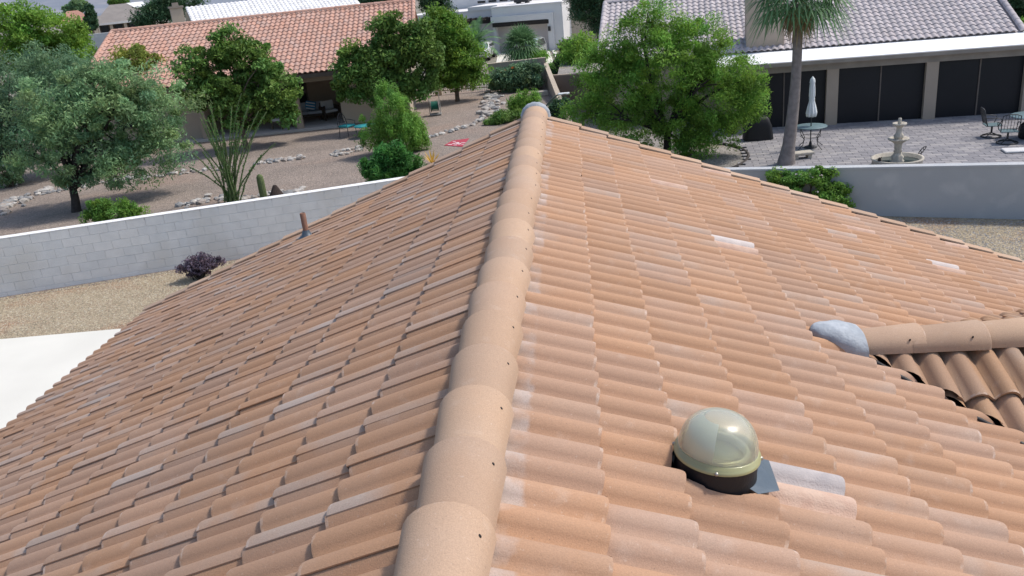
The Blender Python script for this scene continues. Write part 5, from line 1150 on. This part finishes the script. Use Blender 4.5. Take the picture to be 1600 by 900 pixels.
mb.lathe([(0.015, ulow + 0.02), (0.15, ulow), (0.165, ulow + 0.10 * H_), (0.135, ulow + 0.22 * H_), (0.085, ulow + 0.38 * H_), (0.075, ulow + 0.44 * H_), (0.092, ulow + 0.52 * H_), (0.085, ulow + 0.7 * H_), (0.068, ulow + 0.86 * H_), (0.06, ulow + 0.87 * H_)], 32, c=tb_, lobes=8, amp=0.16)
cn = mb.build('canopy', M['canvas'], um)
mb = MB(); mb.lathe([(0.085, ulow + 0.84 * H_), (0.07, ulow + 0.93 * H_), (0.05, ulow + 0.95 * H_), (0.02, ulow + H_ - 0.03), (0.0, ulow + H_ - 0.03)], 24, c=tb_, lobes=8, amp=0.14); mb.build('vent_cap', M['canvas'], cn)
mb = MB(); mb.lathe([(0.095, ulow + 0.425 * H_), (0.1, ulow + 0.44 * H_), (0.095, ulow + 0.455 * H_)], 20, c=tb_); mb.build('strap', M['canvas'], cn)
mb = MB(); mb.lathe([(0.02, utop - 0.05), (0.028, utop - 0.02), (0.0, utop)], 10, c=tb_); mb.build('finial', M['lamp_white'], um)
# fountain
fb_ = g(1402, 246, PZ + 0.28); fb_.z = PZ; kf = 1 / ppm(fb_); fo = thing('tiered_fountain', 'two tiered cast stone fountain in a round basin behind the grey wall', 'fountain', fb_); fh = V(1403.5, 184, fb_).z - PZ
rb_ = 37 * kf
mb = MB(); mb.lathe([(rb_ * 0.92, 0), (rb_, 0.05), (rb_ * 0.97, 0.20), (rb_ * 1.03, 0.24), (rb_ * 1.03, 0.28), (rb_ * 0.93, 0.28), (rb_ * 0.90, 0.12), (0, 0.12)], 40, c=fb_); mb.build('basin', M['cast_stone'], fo)
mb = MB(); mb.lathe([(rb_ * 0.905, 0.17), (0, 0.17)], 32, c=fb_); mb.build('water', M['water'], fo)
s_ = fh
mb = MB(); mb.lathe([(0.20, 0.1), (0.21, 0.16), (0.155, 0.22), (0.185, 0.30), (0.12, 0.38), (0.095, 0.44), (0.13, 0.48)], 28, c=fb_, lobes=7, amp=0.06); mb.build('pedestal', M['cast_stone'], fo)
z2 = V(1403, 217, fb_).z - PZ; z3 = V(1403, 194, fb_).z - PZ
mb = MB(); mb.lathe([(0.09, 0.44), (0.11, z2 - 0.14), (0.19, z2 - 0.07), (0.275, z2 - 0.02), (0.30, z2), (0.285, z2 + 0.035), (0.24, z2 + 0.02), (0.10, z2 - 0.02)], 48, c=fb_, lobes=12, amp=0.045); mb.build('lower_bowl', M['cast_stone'], fo)
mb = MB(); mb.lathe([(0.10, z2 - 0.02), (0.13, z2 + 0.05), (0.145, z2 + 0.10), (0.09, z2 + 0.17), (0.075, z3 - 0.12), (0.09, z3 - 0.07)], 28, c=fb_, lobes=7, amp=0.06); mb.build('upper_pedestal', M['cast_stone'], fo)
mb = MB(); mb.lathe([(0.08, z3 - 0.10), (0.13, z3 - 0.05), (0.19, z3 - 0.015), (0.205, z3 + 0.01), (0.19, z3 + 0.04), (0.15, z3 + 0.025), (0.06, z3)], 40, c=fb_, lobes=10, amp=0.05); mb.build('upper_bowl', M['cast_stone'], fo)
mb = MB(); mb.lathe([(0.055, z3), (0.06, z3 + 0.05), (0.04, z3 + 0.08), (0.05, fh - 0.06), (0.045, fh - 0.01), (0.0, fh)], 16, c=fb_); mb.build('finial', M['cast_stone'], fo)
for dx_ in (-0.62,):
    mb = MB(); q = fb_ + Vector((dx_, -0.28, 0.28)); mb.lathe([(0.045, 0), (0.055, 0.04), (0.035, 0.09), (0.0, 0.12)], 10, c=q); mb.tube([q + Vector((0.02, 0, 0.08)), q + Vector((0.06, 0, 0.12))], [0.02, 0.008], 6); tag(mb.build('frog_ornament', M['dark_stone']), 'tiny dark ornament sitting on the fountain basin rim', 'ornament')
# bird ornament beyond the wall top
ob = g(1438, 247, RG); ob.z = PZ; hgt = V(1445, 237, ob).z; bo = thing('bird_ornament', 'small dark wire bird ornament right of the fountain', 'ornament', ob)
zt_ = hgt - PZ
mb = MB(); mb.tube([ob, ob + Vector((0.02, 0, zt_ * 0.6))], 0.012, 6); mb.build('stake', M['dark_metal'], bo)
mb = MB(); loop = [ob + Vector((-0.08 + 0.24 * t, 0, zt_ * 0.55 + 0.22 * t + 0.07 * math.sin(PI * t))) for t in np.linspace(0, 1, 8)] + [ob + Vector((0.16 - 0.24 * t, 0, zt_ * 0.55 + 0.22 * (1 - t) - 0.07 * math.sin(PI * t))) for t in np.linspace(0, 1, 8)]
mb.tube(loop, 0.014, 6); mb.tube([loop[2], loop[12]], 0.012, 5); mb.tube([loop[4], loop[10]], 0.012, 5); mb.build('body', M['dark_metal'], bo)
# covered grill and pot
ga, gb = g(1161, 222, RG), g(1207, 217, RG); gc = (ga + gb) / 2; gc.z = PZ; gwid = (gb - ga).length * 0.9; gh = V(1190, 182, gc).z - PZ
gr = thing('covered_grill', 'barbecue grill under a black vinyl cover beside the mesquite', 'grill', gc)
mb = MB(); w2, d2 = gwid / 2, 0.30; rows = []
for (z, ex, ey, sx) in ((0.02, 1.06, 1.1, 0), (0.25, 1.0, 1.02, 0), (gh * 0.62, 0.94, 0.98, 0), (gh * 0.70, 0.86, 0.95, 0), (gh * 0.92, 0.64, 0.80, 0.05), (gh, 0.52, 0.55, 0.05)):
    ring = []
    for k_ in range(24):
        a = 2 * PI * k_ / 24; ca, sa = math.cos(a), math.sin(a); pwr = 0.35; fold = 1 + (0.035 * math.sin(k_ * 2.6) if z < gh * 0.6 else 0)
        ring.append((gc.x + sx + w2 * ex * fold * math.copysign(abs(ca) ** pwr, ca), gc.y + d2 * ey * fold * math.copysign(abs(sa) ** pwr, sa), gc.z + z))
    rows.append(ring)
vs = [q for r in rows for q in r]; mb.add(vs, [(i * 24 + j, i * 24 + (j + 1) % 24, (i + 1) * 24 + (j + 1) % 24, (i + 1) * 24 + j) for i in range(5) for j in range(24)], True); mb.add(rows[-1], [tuple(range(24))]); mb.build('cover', M['black_cover'], gr)
for sx in (-1, 1): mb = MB(); mb.lathe([(0.06, -0.02), (0.06, 0.02)], 12, M=Matrix.Translation(gc + Vector((sx * w2 * 0.75, -0.22, 0.06))) @ Matrix.Rotation(PI / 2, 4, 'X')); mb.build('wheel', M['rubber'], gr)
q = g(1143, 211, RG); q.z = PZ; mb = MB(); mb.lathe([(0.16, 0), (0.25, 0.30), (0.28, 0.31), (0.28, 0.36), (0.24, 0.36), (0.22, 0.30), (0, 0.30)], 20, c=q); pot = mb.build('plant_pot', M['black_cover']); tag(pot, 'black round plant pot left of the covered grill', 'pot')
q = g(1253, 249.5, RG); q.z = PZ; sb = thing('stone_bench', 'low grey stone slab bench at the foot of the fan palm', 'bench', q); mb = MB(); mb.box((q.x, q.y, q.z + 0.17), (0.68, 0.36, 0.09), 0.1, bev=0.02); mb.build('seat', M['cast_stone'], sb)
for sx in (-0.22, 0.22): mb = MB(); mb.box((q.x + sx, q.y + sx * 0.1, q.z + 0.06), (0.12, 0.26, 0.13), 0.1); mb.build('leg', M['cast_stone'], sb)
q = g(1592, 239, RG); q.z = PZ; mb = MB(); mb.box((q.x, q.y, q.z + 0.035), (0.9, 0.5, 0.06), -0.15, bev=0.02); tag(mb.build('floor_cushion', M['cushion_white']), 'pale flat cushion lying on the patio at the right edge', 'cushion')
# dining table and swivel chairs
q = g(1612, 218, RG); q.z = PZ; dt = thing('dining_table', 'round glass topped dining table cut off by the right edge', 'table', q)
mb = MB(); mb.lathe([(0.0, 0.715), (0.68, 0.715), (0.70, 0.725), (0.70, 0.738), (0.68, 0.745), (0.0, 0.745)], 40, c=q); mb.build('table_top', M['teal_metal'], dt)
mb = MB(); mb.lathe([(0.36, 0), (0.40, 0.04), (0.42, 0.35), (0.30, 0.5), (0.12, 0.62), (0.10, 0.715)], 20, c=q); mb.build('pedestal', M['black_cover'], dt)
def swivel_chair(base, rz, label):
    t = thing('swivel_chair', label, 'chair', base, rz, 'swivel chairs at the dining table'); T = Matrix.Translation(base) @ Matrix.Rotation(rz, 4, 'Z'); P_ = lambda x, y, z: T @ Vector((x, y, z))
    mb = MB(); mb.tube([P_(0.30 * math.cos(a), 0.30 * math.sin(a), 0.02) for a in np.linspace(0, 2 * PI, 29)], 0.018, 6); mb.build('base_ring', M['dark_metal'], t)
    for i in range(4): a = PI / 4 + i * PI / 2; mb = MB(); mb.tube([P_(0.30 * math.cos(a), 0.30 * math.sin(a), 0.03), P_(0.15 * math.cos(a), 0.15 * math.sin(a), 0.09), P_(0, 0, 0.14)], 0.014, 6); mb.build('spoke', M['dark_metal'], t)
    mb = MB(); mb.tube([P_(0, 0, 0.12), P_(0, 0, 0.38)], 0.03, 10); mb.build('pedestal', M['dark_metal'], t)
    mb = MB(); mb.box((0, 0, 0.40), (0.50, 0.48, 0.035), M=T, bev=0.012); mb.build('seat', M['teal_metal'], t)
    fr = [P_(-0.25, -0.20, 0.40), P_(-0.26, -0.27, 0.65), P_(-0.25, -0.33, 0.92), P_(-0.12, -0.35, 0.97), P_(0.12, -0.35, 0.97), P_(0.25, -0.33, 0.92), P_(0.26, -0.27, 0.65), P_(0.25, -0.20, 0.40)]
    mb = MB(); mb.tube(fr, 0.016, 6); bk = mb.build('backrest', M['dark_metal'], t)
    for i in range(5): x = -0.17 + 0.085 * i; mb = MB(); mb.tube([P_(x, -0.22, 0.45), P_(x, -0.29, 0.7), P_(x, -0.345, 0.95)], 0.008, 5); mb.build('slat', M['dark_metal'], bk)
    for z, y in ((0.50, -0.225), (0.80, -0.305)): mb = MB(); mb.tube([P_(-0.25, y, z), P_(0.25, y, z)], 0.009, 5); mb.build('cross_rail', M['dark_metal'], bk)
    for sx in (-1, 1): mb = MB(); mb.tube([P_(sx * 0.26, -0.27, 0.66), P_(sx * 0.29, -0.05, 0.67), P_(sx * 0.29, 0.16, 0.64), P_(sx * 0.28, 0.20, 0.58), P_(sx * 0.25, 0.12, 0.41)], 0.014, 6); mb.build('arm', M['dark_metal'], t)
q = g(1548, 216, RG); q.z = PZ; swivel_chair(q, math.radians(-100), 'dark iron swivel chair nearer the screens, its back to the fountain')
q = g(1573, 226, RG); q.z = PZ; swivel_chair(q, math.radians(-15), 'dark iron swivel chair nearest the grey wall, back towards us')

# ------------------------------------------------------------------ things in the left yard and porch
def outdoor_seat(name, label, c, rz, w, frame_m, cush_m, group=None, cat='chair'):
    t = thing(name, label, cat, c, rz, group); T = Matrix.Translation(c) @ Matrix.Rotation(rz, 4, 'Z'); hw_ = w / 2
    for sx in (-1, 1):
        for sy in (-1, 1): mb = MB(); mb.box((sx * (hw_ - 0.04), sy * 0.30, 0.16), (0.06, 0.06, 0.32), M=T); mb.build('leg', frame_m, t)
        mb = MB(); mb.box((sx * (hw_ - 0.03), 0, 0.47), (0.07, 0.68, 0.30), M=T, bev=0.015); mb.build('arm', frame_m, t)
    mb = MB(); mb.box((0, 0, 0.29), (w - 0.14, 0.64, 0.08), M=T); mb.build('seat_frame', frame_m, t)
    mb = MB(); mb.box((0, 0.33, 0.55), (w - 0.13, 0.07, 0.46), M=T, bev=0.015); mb.build('backrest', frame_m, t)
    n_ = max(1, int(round(w / 0.75)))
    for i in range(n_):
        cw = (w - 0.16) / n_; x = -(w - 0.16) / 2 + cw * (i + 0.5)
        mb = MB(); mb.box((x, -0.02, 0.40), (cw - 0.01, 0.58, 0.13), M=T, bev=0.03); mb.build('seat_cushion', cush_m, t); mb = MB(); mb.box((x, 0.23, 0.64), (cw - 0.02, 0.13, 0.40), M=T, bev=0.03); mb.build('back_cushion', cush_m, t)
    return t
lhp = lambda x, y, z=0.068: LHM @ Vector((x, y, z))
def on_porch(px, py): q = g(px, py, 0.068); return q
q = on_porch(485, 189); outdoor_seat('porch_sofa', 'grey cushioned sofa on the shaded porch', q, aL, 1.55, M['wicker'], M['cushion'], cat='sofa')
T = Matrix.Translation(q) @ Matrix.Rotation(aL, 4, 'Z')
mb = MB(); mb.box((-0.05, 0.06, 0.70), (0.46, 0.14, 0.40), M=T @ Matrix.Rotation(0.25, 4, 'Y'), bev=0.04); pw_ = mb.build('throw_pillow', M['pillow_blue']); tag(pw_, 'blue and white striped pillow on the grey porch sofa', 'pillow')
for i in range(3): mb = MB(); mb.box((-0.05, -0.014, 0.57 + 0.13 * i), (0.40, 0.012, 0.05), M=T @ Matrix.Rotation(0.25, 4, 'Y')); mb.build('stripe', M['cushion_white'], pw_)
outdoor_seat('white_armchair', 'white cushioned armchair right of the porch sofa', on_porch(517, 186), aL + 0.5, 0.75, M['wicker'], M['cushion_white'])
outdoor_seat('cushioned_chair', 'pale cushioned wooden chair left of the porch sofa under the citrus', on_porch(442, 200), aL - 0.6, 0.72, M['bark_tan'], M['cushion_white'])
def mesh_chair(c, rz, label):
    t = thing('teal_chair', label, 'chair', c, rz, 'teal cushioned iron chairs'); T = Matrix.Translation(c) @ Matrix.Rotation(rz, 4, 'Z'); P_ = lambda x, y, z: T @ Vector((x, y, z))
    for sx in (-1, 1):
        for sy in (-1, 1): mb = MB(); mb.tube([P_(sx * 0.22, sy * 0.22, 0.42), P_(sx * 0.25, sy * 0.26, 0)], 0.014, 6); mb.build('leg', M['dark_metal'], t)
        mb = MB(); mb.tube([P_(sx * 0.25, 0.25, 0.68), P_(sx * 0.28, 0, 0.66), P_(sx * 0.25, -0.24, 0.62), P_(sx * 0.22, -0.22, 0.42)], 0.014, 6); mb.build('arm', M['dark_metal'], t)
    mb = MB(); mb.box((0, 0, 0.46), (0.48, 0.48, 0.08), M=T, bev=0.02); mb.build('seat_cushion', M['teal_cushion'], t)
    arc = [P_(0.26 * math.cos(a), 0.24 + 0.04 * math.sin(a), 0.45 + 0.52 * math.sin(a)) for a in np.linspace(0, PI, 13)]; mb = MB(); mb.tube(arc, 0.016, 6); bk = mb.build('backrest', M['dark_metal'], t)
    for i in range(-3, 4):
        x = i * 0.07; h_ = 0.52 * math.sqrt(max(0, 1 - (x / 0.26) ** 2))
        mb = MB(); mb.tube([P_(x, 0.245, 0.45), P_(x * 0.6 , 0.26, 0.45 + h_ * 0.55), P_(-x * 0.4 + x, 0.275, 0.45 + h_ * 0.9)], 0.011, 5); mb.build('slat', M['dark_metal'], bk)
    for z in (0.6, 0.75): mb = MB(); w_h = 0.26 * math.sqrt(1 - ((z - 0.45) / 0.52) ** 2); mb.tube([P_(-w_h, 0.26, z), P_(w_h, 0.26, z)], 0.011, 5); mb.build('cross_rail', M['dark_metal'], bk)
mesh_chair(g(545, 214), math.radians(60), 'dark iron chair with teal cushion left of the feathery shrub'); mesh_chair(g(600, 212), math.radians(-60), 'dark iron chair with teal cushion half hidden behind the feathery shrub')
q = g(572, 214); ct = thing('teal_table', 'low round teal table between the two teal cushioned chairs', 'table', q); mb = MB(); mb.lathe([(0, 0.44), (0.42, 0.44), (0.43, 0.46), (0.42, 0.475), (0, 0.475)], 24, c=q); mb.build('table_top', M['teal_cushion'], ct)
for i in range(3): mb = MB(); curve_leg(mb, q, 0.4 + i * 2.09, 0.34, 0.36, 0.44); mb.build('leg', M['dark_metal'], ct)
# hose reel
q = g(681, 180); hr = thing('hose_reel', 'grey hose reel cart with green hose against the house corner', 'hose reel', q, aL); T = Matrix.Translation(q) @ Matrix.Rotation(aL, 4, 'Z')
mb = MB(); mb.box((0, 0, 0.05), (0.52, 0.42, 0.07), M=T, bev=0.02); mb.build('base', M['grey_plastic'], hr)
for sx in (-1, 1): mb = MB(); mb.tube([T @ Vector((sx * 0.24, -0.16, 0.06)), T @ Vector((sx * 0.24, 0.0, 0.42)), T @ Vector((sx * 0.22, 0.16, 1.0))], 0.018, 6); mb.build('upright', M['grey_plastic'], hr)
mb = MB(); mb.tube([T @ Vector((-0.22, 0.16, 1.0)), T @ Vector((0.22, 0.16, 1.0))], 0.018, 6); mb.build('handle', M['grey_plastic'], hr)
DM = T @ Matrix.Translation((0, 0.0, 0.40)) @ Matrix.Rotation(PI / 2, 4, 'Y'); mb = MB(); mb.lathe([(0.0, -0.19), (0.25, -0.19), (0.25, -0.165), (0.11, -0.165), (0.11, 0.165), (0.25, 0.165), (0.25, 0.19), (0.0, 0.19)], 24, M=DM, smooth=False); mb.build('drum', M['grey_plastic'], hr)
mb = MB(); hp = [DM @ Vector(((0.155 + 0.05 * (i // 90)) * math.cos(i * 0.42), (0.155 + 0.05 * (i // 90)) * math.sin(i * 0.42), -0.15 + 0.30 * ((i % 90) / 90 if (i // 90) % 2 == 0 else 1 - (i % 90) / 90))) for i in range(180)]; mb.tube(hp, 0.017, 5); mb.build('hose', M['hose'], hr)
# red mat
a_, b2, c_, d_ = (g(x, y, 0.012) for x, y in ((694, 227), (707, 219.5), (733, 216), (722, 229))); mb = MB(); mb.prism([(p_.x, p_.y) for p_ in (a_, d_, c_, b2)], 0.0, 0.012); mt_ = mb.build('ground_mat', M['mat_red']); tag(mt_, 'red mat with white print lying on the gravel', 'mat')
ux_ = (d_ - a_); uy_ = (b2 - a_)
for (u0, v0, u1, v1) in ((0.12, 0.12, 0.34, 0.24), (0.45, 0.12, 0.62, 0.22), (0.78, 0.35, 0.92, 0.45), (0.10, 0.75, 0.25, 0.85), (0.25, 0.35, 0.40, 0.50), (0.42, 0.40, 0.58, 0.62), (0.60, 0.30, 0.72, 0.55), (0.30, 0.60, 0.52, 0.70), (0.62, 0.66, 0.85, 0.76)):
    mb = MB(); mb.prism([((a_ + ux_ * u + uy_ * v).x, (a_ + ux_ * u + uy_ * v).y) for u, v in ((u0, v0), (u1, v0 + 0.06), (u1 - 0.02, v1 + 0.05), (u0 + 0.03, v1))], 0.011, 0.015); mb.build('print', M['mat_white'], mt_)
# garden lamp with a flat head behind the ridge end
lb = g(846, 205); hd = V(880, 146.5, lb); ar = [V(x, y, lb) for x, y in ((846, 178), (853, 166), (861, 156), (870, 149), (876, 147))]; gl = thing('garden_lamp', 'slim curved garden lamp with a white flat head above the ridge end', 'lamp', lb)
mb = MB(); mb.tube([lb] + ar, [0.035] * 2 + [0.03] * 4, 8); mb.build('pole', M['lamp_pole'], gl)
mb = MB(); mb.box((hd.x + 0.02, hd.y, hd.z), (0.42, 0.26, 0.06), 0.0, bev=0.02); hdo = mb.build('lamp_head', M['lamp_white'], gl); mb = MB(); mb.box((hd.x + 0.04, hd.y - 0.132, hd.z + 0.004), (0.14, 0.01, 0.025)); mb.build('lens', M['glass'], hdo)
q = g(846, 150); mb = MB(); mb.box((q.x, q.y, 0.12), (0.62, 0.25, 0.24), 0.05, bev=0.03); tag(mb.build('stone_block', M['cast_stone']), 'pale flat stone block on the ground left of the garden lamp', 'stone')

# ------------------------------------------------------------------ cars by the garage
def car(name, label, c, rz, paint, L=4.6, W=1.85, H=1.75, van=True):
    t = thing(name, label, 'car', c, rz); T = Matrix.Translation(c) @ Matrix.Rotation(rz, 4, 'Z')
    # front of the car looks along -y
    prof = [(-L / 2, 0.35), (-L / 2 - 0.03, 0.62), (-L / 2 + 0.10, 0.88), (-L / 2 + 1.0, 1.06), (-L / 2 + 1.85, H - 0.06), (-L / 2 + 2.5, H), (L / 2 - 0.35, H - 0.04), (L / 2, 1.05), (L / 2 + 0.02, 0.5), (L / 2 - 0.05, 0.32)]
    mb = MB(); n_ = len(prof); rows = []
    for fx, ins in ((-1.0, 0), (-0.985, 0.0), (-0.6, 0), (0.6, 0), (0.985, 0), (1.0, 0)):
        rows.append([(fx * W / 2 * (0.80 if z > 1.1 and abs(fx) > 0.9 else 1.0) * (0.93 if abs(y) > L / 2 - 0.2 and abs(fx) > 0.9 else 1), y + (0.06 if abs(fx) > 0.9 and y < -L / 2 + 0.3 else 0), z - (0.05 if abs(fx) > 0.9 and z > 0.9 else 0)) for y, z in prof])
    vs_ = [q for r in rows for q in r]; fs_ = [(i * n_ + j, i * n_ + (j + 1) % n_, (i + 1) * n_ + (j + 1) % n_, (i + 1) * n_ + j) for i in range(5) for j in range(n_)] + [tuple(range(n_)), tuple(range(5 * n_, 6 * n_))[::-1]]
    mb.add(vs_, fs_, False, T); body = mb.build('body', paint, t)
    a0, a1 = Vector((0, -L / 2 + 1.06, 1.09)), Vector((0, -L / 2 + 1.80, H - 0.10)); n2 = Vector((0, -(a1.z - a0.z), (a1.y - a0.y))).normalized() * 0.03
    mb = MB(); mb.add([(-W * 0.43, a0.y + n2.y, a0.z + n2.z), (W * 0.43, a0.y + n2.y, a0.z + n2.z), (W * 0.36, a1.y + n2.y, a1.z + n2.z), (-W * 0.36, a1.y + n2.y, a1.z + n2.z)], [(0, 1, 2, 3)], False, T); mb.build('windscreen', M['windscreen'], t)
    for sx in (-1, 1):
        mb = MB(); mb.add([(sx * (W * 0.485), -L / 2 + 1.35, 1.12), (sx * (W * 0.485), L / 2 - 0.4, 1.12), (sx * W * 0.408, L / 2 - 0.55, H - 0.14), (sx * W * 0.408, -L / 2 + 2.0, H - 0.14)], [(0, 1, 2, 3)], False, T); mb.build('side_window', M['glass'], t)
        mb = MB(); mb.box((sx * W * 0.36, -L / 2 - 0.01, 0.78), (0.38, 0.12, 0.17), M=T, bev=0.03); mb.build('headlight', M['lamp_white'], t)
        mb = MB(); mb.box((sx * (W / 2 + 0.09), -L / 2 + 1.35, 1.12), (0.18, 0.10, 0.14), M=T, bev=0.02); mb.build('mirror', paint, t)
        for yy_ in (-L / 2 + 0.85, L / 2 - 0.85):
            WMx = T @ Matrix.Translation((sx * (W / 2 - 0.10), yy_, 0.33)) @ Matrix.Rotation(PI / 2, 4, 'Y'); mb = MB(); mb.lathe([(0.2, -0.11), (0.32, -0.11), (0.34, -0.08), (0.34, 0.08), (0.32, 0.11), (0.2, 0.11)], 20, M=WMx); wl_ = mb.build('wheel', M['rubber'], t); mb = MB(); mb.lathe([(0, -0.10), (0.2, -0.105), (0.2, 0.105), (0, 0.10)], 16, M=WMx); mb.build('rim', M['grey_plastic'], wl_)
    mb = MB(); mb.box((0, -L / 2 - 0.03, 0.70), (W * 0.42, 0.06, 0.16), M=T); mb.build('grille', M['dark_metal'], t); mb = MB(); mb.box((0, -L / 2 - 0.02, 0.42), (W * 0.8, 0.10, 0.16), M=T, bev=0.03); mb.build('bumper', M['grey_plastic'], t)
    return t
q = g(831, 94, WG); q.z = WG + 0.06; car('silver_van', 'silver people carrier parked nose out by the garage door', q, aW + 0.10, M['car_silver'])
q = g(755, 93, WG); q.z = base_z(q.x, q.y) + 0.02; car('white_car', 'white car mostly hidden behind the feather palm', q, aW + 0.25, M['car_white'], 4.4, 1.8, 1.5)
